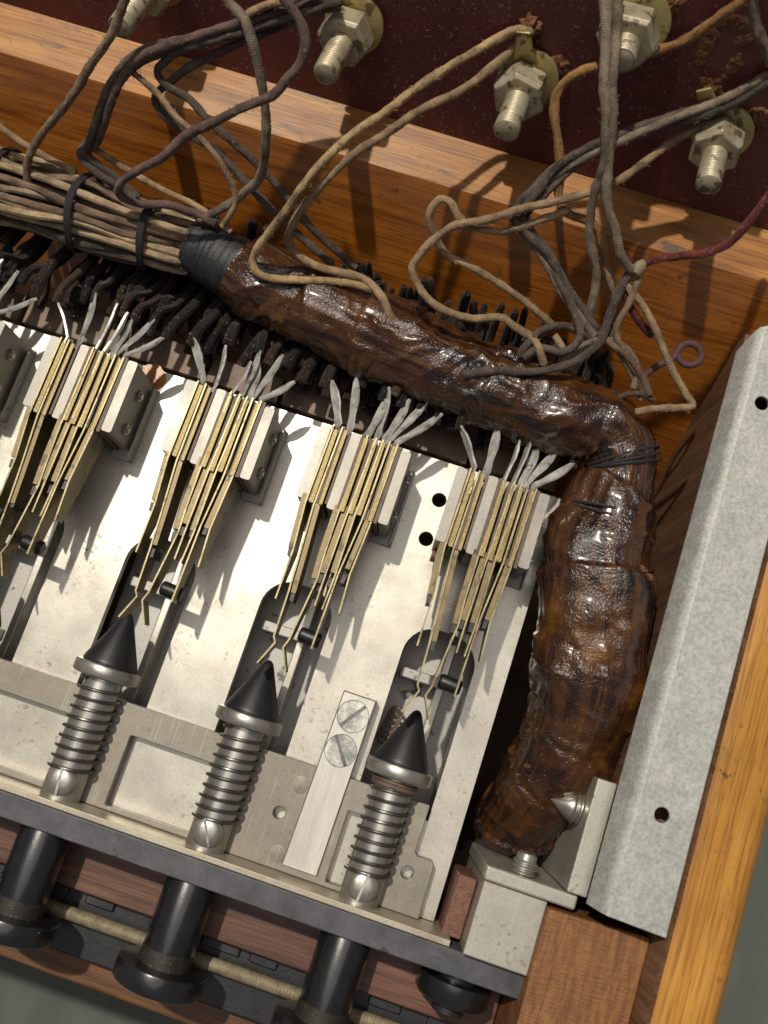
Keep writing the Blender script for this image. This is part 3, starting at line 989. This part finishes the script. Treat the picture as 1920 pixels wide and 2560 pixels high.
# old ring of dirt on the panel
c = Pplane(1805, 130, PB, PN)
ring = MB()
for i in range(26):
    t = 2 * PI * i / 26 + random.uniform(-.1, .1)
    if .1 < t < .5 or 3.6 < t < 4.2: continue
    cc = c + Vector((1, 0, 0)) * math.cos(t) * .19 + PU * math.sin(t) * .40
    k0 = len(ring.v)
    sub = crust(cc, random.uniform(.05, .10), .10, i)
    ring.add(sub.v, sub.f)
o = ring.build('dirt_ring', M['rust'], loc=c)
tag(o, 'oval ring of orange dirt left on the maroon panel at the upper right', 'dirt')

# ------------------------------------------------------------------ cable harness
HP = [(470, 615, .95, .34), (540, 643, .95, .36), (600, 680, .95, .43), (640, 705, .95, .50), (720, 738, .95, .47), (830, 785, .95, .50), (960, 850, .95, .54), (1100, 912, .95, .50), (1240, 972, .95, .48), (1370, 1020, .95, .50),
      (1478, 1055, .92, .49), (1540, 1105, .88, .45), (1556, 1180, .84, .43), (1526, 1265, .80, .51), (1494, 1370, .76, .64), (1488, 1480, .74, .69), (1482, 1600, .72, .68), (1464, 1720, .60, .67), (1428, 1840, .36, .63),
      (1382, 1930, .05, .58), (1325, 2005, -.4, .53), (1275, 2055, -1.0, .48), (1235, 2085, -1.7, .43), (1212, 2100, -2.4, .38), (1200, 2110, -2.85, .12)]
ch = thing('cable_harness', 'brown varnished cloth wrapped cable harness bending down the right side', 'cable harness', P(1000, 860, .4))
ctr = [P(x, y, z) for x, y, z, r in HP]
path = spline([Vector((p_.x, p_.y, p_.z)) for p_ in ctr], .028)
rads = spline([Vector((p_.x, p_.y, h[3])) for p_, h in zip(ctr, HP)], .028)
# radius along the same parameter
rs = []
acc = [0]
for a_, b_ in zip(ctr, ctr[1:]): acc.append(acc[-1] + (b_ - a_).length)
L = [0]
for a_, b_ in zip(path, path[1:]): L.append(L[-1] + (b_ - a_).length)
for l in L:
    l2 = l * acc[-1] / L[-1]
    for i in range(len(acc) - 1):
        if acc[i] <= l2 <= acc[i + 1] + 1e-6:
            t = (l2 - acc[i]) / (acc[i + 1] - acc[i]); t = t * t * (3 - 2 * t)
            rs.append(HP[i][3] * (1 - t) + HP[i + 1][3] * t)
            break
    else:
        rs.append(HP[-1][3])
SEG = 112
hv, hf, hu = [], [], []
aa = None
i0 = next(i for i, p_ in enumerate(path) if p_.x > P(598, 680, .95).x)
edges = []
x = 0.0
while x < L[-1]:
    x += random.choice((.5, .7, .95, .6, 1.1)); edges.append((x, random.uniform(.15, .6), random.choice((.018, .028, .04, .06)), random.uniform(0, 6.28)))
for i in range(len(path)):
    t = (path[min(i + 1, len(path) - 1)] - path[max(i - 1, 0)]).normalized()
    if aa is None:
        aa = (Vector((0, 0, 1)) - t * t.z).normalized()
    aa = (aa - t * aa.dot(t)).normalized()
    bb = t.cross(aa)
    for k in range(SEG):
        q_ = 2 * PI * k / SEG
        dirv = aa * math.cos(q_) + bb * math.sin(q_)
        r = rs[i]
        s_ = L[i]
        pt = path[i] + dirv * r
        # overlapping turns of tape: a sawtooth step at each edge, slanted round the tube
        h = 0
        for ex, sl, hh, ph in edges:
            d = s_ - (ex + sl * .5 * math.sin(q_ + ph) + .05 * noise.noise(Vector((q_ * 1.5, ex * 7, 0))))
            if -.03 < d < .8:
                h += hh * (1 if d > 0 else (d + .03) / .03) * max(0, 1 - d / .8)
        lump = .13 * noise.noise(Vector((pt.x * 1.5, pt.y * 1.5, pt.z * 1.5))) + .06 * noise.noise(Vector((pt.x * 2.6, pt.y * 3.1, pt.z * 3.1 + 5)))
        # creases running across plus lengthwise wire ridges telegraphing through
        wr = .008 * math.sin(q_ * 17 + 2.5 * noise.noise(Vector((s_ * .6, q_, 2)))) * max(0, .5 + noise.noise(Vector((s_ * .9, math.cos(q_), math.sin(q_)))))
        cr = noise.noise(Vector((s_ * 7 + 1.5 * math.sin(q_), math.cos(q_) * 1.2, math.sin(q_) * 1.2)))
        cr = -.06 * max(0, .35 - abs(cr)) * max(0, noise.noise(Vector((s_ * 1.1, math.cos(q_) + 4, math.sin(q_))))) * 4
        w1 = Vector((s_ * 1.9 + .5 * math.sin(q_ * 2), math.cos(q_) * 1.1, math.sin(q_) * 1.1))
        rg = max(0, 1 - abs(noise.noise(w1)) * 2.2) ** 5 * .042 * max(0, .5 + 1.5 * noise.noise(w1 * .6 + Vector((9, 9, 9))))
        w2 = pt * 2.3
        rg += max(0, 1 - abs(noise.noise(w2)) * 2.4) ** 6 * .034 * max(0, .4 + 1.6 * noise.noise(w2 * .5 + Vector((3, 3, 3))))
        hv.append(path[i] + dirv * (r * (1 + lump) + h + wr + cr + rg))
for i in range(i0, len(path) - 1):
    for k in range(SEG):
        k2 = (k + 1) % SEG
        q_ = 2 * PI * k / SEG
        bn = sum(1 for ex, sl, hh, ph in edges if L[i] > ex + sl * .5 * math.sin(q_ + ph) + .05 * noise.noise(Vector((q_ * 1.5, ex * 7, 0))))
        du, dv = bn * 5.3, bn * .137
        hf.append((i * SEG + k, i * SEG + k2, (i + 1) * SEG + k2, (i + 1) * SEG + k))
        hu.append([(L[i] + du, k / SEG + dv), (L[i] + du, (k + 1) / SEG + dv), (L[i + 1] + du, (k + 1) / SEG + dv), (L[i + 1] + du, k / SEG + dv)])
hf.append(tuple(i0 * SEG + k for k in range(SEG))[::-1]); hu.append([(0, 0)] * SEG)
hf.append(tuple((len(path) - 1) * SEG + k for k in range(SEG))); hu.append([(0, 0)] * SEG)
MB().add(hv, hf, hu).build('varnished_wrap', M['varnish'], ch, smooth=70)
# black tape band where the wrap begins
tb_ = [P(478, 615, .95), P(520, 633, .95), P(560, 655, .95), P(606, 682, .95)]
tpath = spline(tb_, .02)
trad = [.36 + .05 * math.sin(min(1, i / len(tpath)) * PI * .6) + (.012 if (i // 4) % 2 else 0) for i in range(len(tpath))]
M['tape'] = plain('black_tape', (.016, .016, .019), .5, 0, .5, 9, .6, dust=((.10, .085, .07), .66, 22))
MB().tube(tpath, trad, 40).build('black_tape', M['tape'], ch, smooth=30)
# bare laced wires at the left
BP = [P(-260, 395, .95), P(-60, 452, .95), P(100, 500, .95), P(231, 538, .95), P(350, 578, .95), P(463, 610, .95), P(500, 625, .95)]
bw = [.50, .48, .46, .44, .40, .34, .33]
CT = [(.36, .27, .175), (.42, .33, .22), (.17, .12, .09), (.09, .07, .062), (.17, .10, .085), (.28, .21, .14), (.07, .056, .052), (.34, .265, .18), (.19, .14, .105), (.30, .24, .17)]


def wire(pts, r, col, seed, step=.07, seg=8, lint=0):
    q = spline(pts, step)
    mb = MB().tube(q, r, seg, wob=.16, seed=seed)
    for i in range(len(mb.v)):
        c_ = q[min(i // seg, len(q) - 1)]
        mb.v[i] = c_ + (mb.v[i] - c_) * (1 + .20 * noise.noise(mb.v[i] * 9 + Vector((seed, 0, 0))) + .10 * noise.noise(mb.v[i] * 30))
    if lint:
        nf = int(len(q) * step * lint)
        for k in range(nf):
            i = random.randrange(1, len(q) - 1)
            d = Vector((random.gauss(0, 1), random.gauss(0, 1), random.gauss(0, 1))).normalized()
            t_ = (q[i + 1] - q[i - 1]).normalized()
            d = (d - t_ * d.dot(t_) * .6).normalized()
            a_ = q[i] + d * r * .8
            e_ = a_ + d * random.uniform(.02, .05) + t_ * random.uniform(-.06, .06)
            m_ = a_.lerp(e_, .5) + Vector((random.gauss(0, .008), random.gauss(0, .008), random.gauss(0, .008)))
            mb.tube([a_, m_, e_], [.0042, .0036, .002], 3, caps=False)
    return mb, col


ring_pos = [(0, 0)]
for rr, nn in ((.34, 6), (.66, 12), (.93, 19)):
    for k in range(nn):
        t = 2 * PI * (k + .3 * rr) / nn
        ring_pos.append((rr * math.cos(t), rr * math.sin(t)))
for n_, (ra_, rz_) in enumerate(ring_pos):
    pts = []
    for j, c_ in enumerate(BP):
        t = (BP[min(j + 1, 6)] - BP[max(j - 1, 0)]).normalized()
        s_ = t.cross(Vector((0, 0, 1))).normalized()
        jit = .14
        f_ = bw[j]
        pts.append(c_ + s_ * (ra_ * f_ + random.uniform(-jit, jit) * f_) + Vector((0, 0, 1)) * (rz_ * f_ + random.uniform(-jit, jit) * f_))
    mb, c_ = wire(pts, .052, random.choice(CT), n_)
    o = mb.build('laced_wire', M['cloth'], ch)
    o.color = (*c_, 1)
M['lace'] = plain('dark_lacing', (.018, .016, .020), .7, 0, .3, 20, .5)
for (x, y, f_) in ((14, 474, .47), (213, 533, .455), (383, 588, .40)):
    c_ = P(x, y, .95)
    t = (P(500, 625, .95) - P(100, 500, .95)).normalized()
    s_ = t.cross(Vector((0, 0, 1))).normalized()
    lm = MB()
    for off in (-.03, .0, .03):
        pts = [c_ + t * (off + .02 * math.sin(3 * a_)) + s_ * math.cos(a_) * (f_ + .06) + Vector((0, 0, 1)) * math.sin(a_) * (f_ + .06) for a_ in [2 * PI * k / 40 for k in range(41)]]
        lm.tube(pts, .021, 6, caps=False)
    lm.build('lacing_tie', M['lace'], ch)
# bindings round the harness near the bend
for frac, n_ in ((.46, 3), (.515, 2)):
    i = int(frac * len(path))
    t = (path[i + 1] - path[i - 1]).normalized()
    a_ = (Vector((0, 0, 1)) - t * t.z).normalized(); b_ = t.cross(a_)
    lm = MB()
    for q_ in range(n_):
        pts = [path[i] + t * (q_ * .045 + .05 * math.sin(k + q_)) + (a_ * math.cos(k) + b_ * math.sin(k)) * (rs[i] * 1.06) for k in [2 * PI * j / 48 for j in range(49)]]
        lm.tube(pts, .02, 6, caps=False)
    lm.build('lacing_tie', M['lace'], ch)

# ------------------------------------------------------------------ wire tails from the solder tags down under the harness
DK = [(.014, .009, .007), (.009, .008, .008), (.026, .014, .009), (.007, .006, .006), (.018, .011, .008), (.045, .026, .017)]
n_ = 0


def tail(e_, up, under, rad, seed, where):
    x = e_.x
    g = random.uniform(-.12, .12)
    pts = [e_, e_ + Vector((g * .3, .22, -.03)), Vector((x + g, 1.78 + random.uniform(-.1, .1), under + .18)), Vector((x + g * 1.2, 2.2, under - .12)), Vector((x + g * 1.5, 2.72 + random.uniform(-.1, .1), under - .05)),
           Vector((x + g * 1.5 + random.uniform(-.1, .1), 2.98 + random.uniform(-.12, .1), up))]
    q_ = spline(pts, .07)
    n = len(q_)
    rr = [rad * (1 if k < n - 3 else (.99, .9, .6)[k - n + 3]) for k in range(n)]
    o = MB().tube(q_, rr, 8, wob=.14, seed=seed).build('wire_tail', M['cloth'], loc=e_)
    o.color = (*random.choice(DK), 1)
    tag(o, 'dark cloth wire tail running ' + where, 'wire', 'dark wire tails ' + where)


for k, dx in enumerate(STX):
    for i, (ru, x, y, z) in enumerate(TAGS):
        e_ = P(x, y, z) + Vector((dx, -.06, -.04))
        if e_.x < -6.6: continue
        tail(e_, random.choice((.1, .15, .2, .75)) + random.uniform(-.1, .2), .35, random.uniform(.045, .07), n_, 'from the tags of the ' + ('rightmost contact stack', 'contact stack second from the right', 'contact stack third from the right', 'stack at the orange stain', 'stack at the left edge')[k])
        n_ += 1
for i in range(150):
    x = random.uniform(-6.4, 2.2)
    tail(Vector((x, random.uniform(1.15, 1.6), random.uniform(.15, .7))), random.choice((.0, .05, .1, .15, .2, .6)) + random.uniform(-.1, .2), random.uniform(-.1, .3), random.uniform(.04, .075), i, ('under the laced bare wires' if x < -3.6 else 'under the black tape and the top of the harness' if x < -.8 else 'under the harness near its bend'))

# ------------------------------------------------------------------ loose cloth covered wires
TAN, FAWN, GREY, DARK, BRN, RED, PUR, ORG = (.38, .275, .155), (.28, .20, .125), (.19, .155, .122), (.088, .070, .060), (.18, .128, .088), (.12, .026, .024), (.11, .074, .068), (.26, .14, .055)


def loose(label, col, pts, r=.062, n=1, gap=.1, group=None, cols=None):
    base = []
    for x, y, z in pts:                      # keep clear of the leaning panel behind
        pp_ = Pplane(x, y, PB + PN * .13, PN)
        base.append(P(x, y, max(z, pp_.z) if pp_.z > 1.6 else z))
    for k in range(n):
        off = Vector((0, 0, 0))
        q_ = []
        for j, p_ in enumerate(base):
            t = (base[min(j + 1, len(base) - 1)] - base[max(j - 1, 0)]).normalized()
            s_ = t.cross(Vector((0, -.3, 1))).normalized()
            a_ = 2 * PI * k / max(n, 2) + j * .5
            q_.append(p_ + (s_ * math.cos(a_) + s_.cross(t) * math.sin(a_)) * (gap * .5 if n > 1 else 0))
        mb, _ = wire(q_, r * .80 * random.uniform(.92, 1.08), col, random.uniform(0, 50), .04, 10, 26)
        o = mb.build('loose_wire', M['cloth'], loc=q_[0])
        o.color = (*(cols[k] if cols else col), 1)
        l_ = label if isinstance(label, str) else label[k]
        tag(o, l_, 'wire', group or 'loose cloth covered wires')


loose('grey brown wire dropping from the top edge to the laced wires at the far left', BRN, [(330, -60, 3.6), (312, 0, 3.4), (278, 87, 3.1), (231, 156, 2.8), (174, 249, 2.4), (104, 336, 1.9), (78, 380, 1.65), (69, 410, 1.5), (69, 455, 1.3)])
loose(['purple brown strand of the bundle curving from the top centre post to the left', 'blackish strand of the bundle curving from the top centre post to the left', 'dark strand lying undermost in the bundle from the top centre post'], DARK,
      [(850, 5, 3.2), (740, 30, 3.2), (637, 58, 3.15), (492, 98, 3.0), (370, 133, 2.8), (312, 179, 2.6), (272, 243, 2.35), (249, 307, 2.05), (226, 359, 1.75), (210, 384, 1.6), (249, 428, 1.5), (289, 457, 1.4), (340, 500, 1.3)], .062, 3, .11, cols=[PUR, DARK, DARK])
loose('dark wire looping lowest in front of the rail before running under the fawn pair', DARK, [(760, 40, 3.1), (723, 58, 3.05), (579, 116, 2.9), (486, 162, 2.7), (434, 197, 2.5), (399, 226, 2.4), (388, 249, 2.3), (411, 289, 2.2), (463, 330, 2.1), (532, 370, 2.0), (579, 417, 1.9), (637, 480, 1.75), (712, 556, 1.5), (770, 608, 1.4), (830, 660, 1.3)])
loose('dark wire crossing just above the lowest loop on the rail', DARK, [(600, 85, 3.0), (475, 116, 2.95), (417, 150, 2.75), (394, 179, 2.6), (417, 214, 2.5), (475, 249, 2.4), (521, 301, 2.3), (579, 353, 2.2), (637, 405, 2.05), (706, 480, 1.85), (770, 561, 1.6), (839, 625, 1.35), (890, 670, 1.2)])
loose('grey wire hanging in a long bow down the top left of the photo', GREY, [(540, -50, 3.9), (567, 0, 3.7), (608, 46, 3.6), (631, 104, 3.5), (648, 174, 3.3), (660, 249, 3.0), (666, 324, 2.7), (660, 394, 2.4), (648, 446, 2.1), (613, 480, 1.8), (567, 515, 1.55), (498, 550, 1.4)], .066)
loose('brown wire curling round below the top centre post and back down to the laced wires', PUR, [(690, -40, 3.9), (712, 0, 3.8), (747, 46, 3.7), (764, 98, 3.6), (752, 156, 3.5), (718, 197, 3.4), (683, 237, 3.3), (613, 266, 3.15), (532, 307, 2.95), (463, 341, 2.75), (405, 394, 2.5), (341, 428, 2.2), (301, 460, 1.9), (301, 488, 1.7), (347, 509, 1.55), (417, 512, 1.5), (492, 535, 1.45), (540, 560, 1.4)], .064)
loose('upper fawn wire running from the middle terminal post to the black tape', TAN, [(1316, 78, 3.0), (1284, 76, 3.2), (1220, 110, 3.0), (1105, 179, 3.05), (1018, 237, 3.0), (960, 283, 2.95), (868, 347, 2.8), (781, 434, 2.6), (723, 515, 2.3), (666, 590, 1.95), (635, 638, 1.65), (638, 675, 1.55), (671, 694, 1.5), (740, 700, 1.5), (810, 702, 1.5), (890, 711, 1.48), (950, 735, 1.4)], .064)
loose('lower fawn wire of the pair from the middle terminal post', FAWN, [(1326, 78, 3.0), (1313, 92, 3.2), (1272, 133, 2.95), (1162, 220, 2.95), (1047, 278, 2.9), (972, 330, 2.8), (900, 375, 2.7), (856, 410, 2.6), (799, 469, 2.4), (747, 532, 2.1), (723, 590, 1.85), (735, 630, 1.65), (800, 668, 1.55), (902, 694, 1.5), (949, 735, 1.5), (975, 790, 1.5), (984, 825, 1.4)], .064)
loose('left of the two upright grey wires hanging down the upper right', GREY, [(1505, -60, 4.2), (1510, 0, 4.1), (1515, 87, 4.0), (1510, 203, 3.8), (1515, 318, 3.5), (1510, 405, 3.2), (1487, 480, 2.9), (1475, 550, 2.6), (1475, 608, 2.4), (1490, 675, 2.1), (1487, 733, 1.9), (1475, 785, 1.7), (1481, 835, 1.5)], .068)
loose('right of the two upright grey wires, ending in a frayed joint', GREY, [(1550, -60, 4.2), (1544, 0, 4.1), (1539, 116, 3.9), (1530, 203, 3.75), (1529, 318, 3.45), (1518, 434, 3.1), (1518, 509, 2.85), (1539, 579, 2.6), (1550, 635, 2.4), (1575, 670, 2.25), (1592, 672, 2.2)], .066)
loose('dark wire curving from the frayed joint down across the harness', DARK, [(1590, 668, 2.2), (1568, 690, 2.15), (1544, 738, 2.0), (1521, 802, 1.85), (1508, 840, 1.75), (1488, 868, 1.7), (1434, 906, 1.6), (1342, 929, 1.55), (1249, 926, 1.5), (1157, 937, 1.45)], .064)
loose('orange brown wire looping wide at the upper right and back to the rail', ORG, [(1920, -45, 3.6), (1863, 0, 3.5), (1816, 29, 3.45), (1770, 64, 3.4), (1695, 110, 3.4), (1597, 139, 3.4), (1539, 156, 3.35), (1452, 179, 3.25), (1400, 220, 3.1), (1385, 278, 2.95), (1394, 347, 2.8), (1400, 417, 2.6), (1397, 492, 2.4), (1417, 532, 2.3), (1469, 552, 2.2), (1500, 585, 2.1), (1512, 650, 1.95)], .062)
loose('grey wire at the top right corner', GREY, [(1875, -50, 4.0), (1880, 0, 3.9), (1886, 46, 3.8), (1903, 98, 3.7), (1930, 160, 3.5)], .068)
loose(['grey strand of the cable pair slanting in from the right edge', 'blackish strand of the cable pair slanting in from the right edge', 'dark strand under the cable pair slanting in from the right edge'], DARK,
      [(1960, 180, 3.3), (1920, 200, 3.25), (1828, 249, 3.15), (1712, 289, 3.05), (1597, 330, 2.95), (1539, 353, 2.9), (1452, 388, 2.75), (1388, 428, 2.6), (1342, 480, 2.45), (1307, 515, 2.35), (1292, 545, 2.3), (1330, 596, 2.15), (1368, 640, 2.05), (1406, 715, 1.85), (1452, 785, 1.7), (1485, 835, 1.55)], .06, 3, .10, cols=[GREY, DARK, DARK])
loose('brown wire from the rightmost post that turns back in a wide bow onto the harness', FAWN, [(1785, 300, 2.75), (1683, 353, 2.75), (1597, 417, 2.7), (1527, 463, 2.6), (1458, 486, 2.55), (1365, 509, 2.5), (1307, 521, 2.5), (1215, 550, 2.5), (1134, 565, 2.4), (1082, 602, 2.25), (1045, 642, 2.1), (1031, 678, 2.0), (1058, 733, 1.85), (1105, 773, 1.75), (1180, 796, 1.7), (1249, 793, 1.65), (1290, 819, 1.6), (1330, 843, 1.6), (1348, 871, 1.58), (1359, 910, 1.45)], .064)
loose('fawn wire with a small loop standing in front of the rail', FAWN, [(1420, 525, 2.35), (1336, 556, 2.3), (1261, 579, 2.3), (1180, 567, 2.35), (1147, 540, 2.4), (1128, 509, 2.45), (1099, 499, 2.45), (1072, 538, 2.35), (1082, 579, 2.2), (1099, 613, 2.05), (1122, 640, 1.95), (1192, 675, 1.85), (1284, 733, 1.7), (1336, 773, 1.6), (1380, 812, 1.5)], .060)
loose('dark red wire coming in from the right edge to the frayed joint', RED, [(1960, 440, 3.0), (1920, 492, 2.9), (1886, 538, 2.75), (1828, 602, 2.5), (1770, 631, 2.35), (1700, 640, 2.25), (1643, 648, 2.2), (1605, 660, 2.2), (1588, 672, 2.2)], .058)
loose('fawn wire kinked sharply at the right beside the harness bend', FAWN, [(1560, 700, 2.1), (1575, 725, 2.05), (1605, 760, 2.0), (1637, 820, 1.9), (1664, 885, 1.8), (1683, 930, 1.75), (1712, 980, 1.7), (1731, 1008, 1.65), (1722, 1018, 1.64), (1680, 1020, 1.6), (1637, 1022, 1.55), (1590, 1030, 1.45)], .056)
loose('short reddish wire beside the kinked fawn wire', RED, [(1555, 720, 2.0), (1572, 760, 1.9), (1595, 800, 1.8), (1630, 840, 1.7)], .056)
loose('brown wire running down to the harness bend from the tangle of wires', BRN, [(1500, 830, 1.7), (1521, 854, 1.7), (1568, 889, 1.65), (1602, 935, 1.55), (1622, 985, 1.4)], .056)
loose('dark wire lying in a short arch on the harness', DARK, [(1300, 890, 1.4), (1319, 860, 1.55), (1354, 825, 1.65), (1411, 814, 1.65), (1458, 837, 1.6), (1490, 860, 1.5)], .06)
loose('short fawn stub standing in the middle of the harness top', FAWN, [(1385, 838, 1.6), (1406, 871, 1.55), (1411, 912, 1.4)], .056)
loose('pale wire lying on the laced wires at the left edge', FAWN, [(-30, 300, 1.75), (0, 318, 1.7), (58, 359, 1.6), (120, 395, 1.45), (190, 430, 1.4)], .058)
loose('pale wire stretched along the top of the laced wires', TAN, [(232, 366, 1.6), (243, 376, 1.6), (324, 428, 1.5), (405, 474, 1.45), (500, 520, 1.35), (580, 580, 1.3)], .056)
loose('short yellowish wire lying over the bundle at the top', FAWN, [(600, 55, 3.25), (625, 32, 3.3), (665, 14, 3.35), (729, 0, 3.4), (800, -30, 3.4)], .06)
loose('dark wire dropping steeply from the slanting cable pair to the tangle', DARK, [(1560, 340, 2.9), (1500, 372, 2.8), (1420, 430, 2.6), (1350, 500, 2.4), (1310, 545, 2.2), (1335, 590, 2.1), (1385, 660, 1.95), (1420, 740, 1.8), (1470, 800, 1.65), (1530, 850, 1.5)], .06)
loose('fine brown wire on the right of the tangle above the bend', BRN, [(1512, 640, 2.0), (1525, 700, 1.95), (1540, 760, 1.8), (1528, 830, 1.7), (1560, 900, 1.55), (1590, 960, 1.4)], .052)
loose('thin black thread knotted round the harness bend', DARK, [(1540, 1000, 1.3), (1570, 985, 1.42), (1600, 985, 1.42), (1635, 1000, 1.3)], .04)

loose('dark wire winding through the tangle left of the bend', DARK, [(1330, 600, 2.1), (1390, 690, 1.95), (1432, 770, 1.8), (1450, 840, 1.7), (1410, 880, 1.6), (1350, 870, 1.55), (1310, 895, 1.45)], .058)
loose('brown wire rising from the bend past the frayed joint', BRN, [(1600, 690, 2.15), (1572, 760, 2.0), (1540, 830, 1.8), (1575, 905, 1.6), (1605, 960, 1.45), (1600, 1000, 1.35)], .054)
loose('dusty grey wire curling low over the bend', GREY, [(1440, 870, 1.6), (1500, 850, 1.7), (1552, 860, 1.65), (1590, 910, 1.55), (1585, 970, 1.42)], .054)
loose('thin fawn wire crossing the dark loops at the upper left', FAWN, [(330, 180, 2.6), (392, 232, 2.5), (440, 292, 2.4), (500, 345, 2.25), (560, 420, 2.0), (590, 500, 1.7), (560, 560, 1.4)], .048)

# frayed joint and eyelet
jt = P(1590, 672, 2.2)
o = MB().lathe(jt - Vector((0, .09, 0)), (0.3, 1, .2), [(0, 0), (.02, .06), (.08, .085), (.15, .07), (.2, .04), (.22, 0)], 16).build('wire_joint', M['cord'], loc=jt)
tag(o, 'pale frayed joint where the red wire meets the grey wire', 'wire joint')
ec = P(1724, 886, 1.35)
pts = [ec + Vector((math.cos(t) * .145, math.sin(t) * .13, .03 * math.sin(t))) for t in [PI * .95 + 2 * PI * k / 26 for k in range(27)]]
pts = [P(1600, 948, 1.2), P(1643, 915, 1.3), P(1680, 898, 1.34)] + pts
o = MB().tube(spline(pts, .03), .042, 10).build('wire_eyelet', M['purple'], loc=ec)
tag(o, 'small purple eyelet of wire standing by the right end of the harness', 'eyelet')
# crumbs of dried varnish on the harness
crumb_spots = [(1600, 1420, .10), (1622, 1440, .08), (1318, 1912, .05), (1295, 1935, .04)]
for i, (x, y, r) in enumerate(crumb_spots):
    c_ = P(x, y, 1.15 if y < 1600 else .75)
    m_ = MB()
    sub = crust(c_, r, .8, i * 5.1)
    m_.add(sub.v, sub.f)
    o = m_.build('varnish_crumb', M['rust'], loc=c_, smooth=60)
    tag(o, ('larger orange crumb at the right edge of the harness', 'second orange crumb beside the largest one on the harness', 'larger orange fleck low on the harness', 'smaller orange fleck low on the harness')[i], 'crumb', 'orange crumbs on the harness')

for o in bpy.data.objects:
    if '_o' in o: del o['_o']
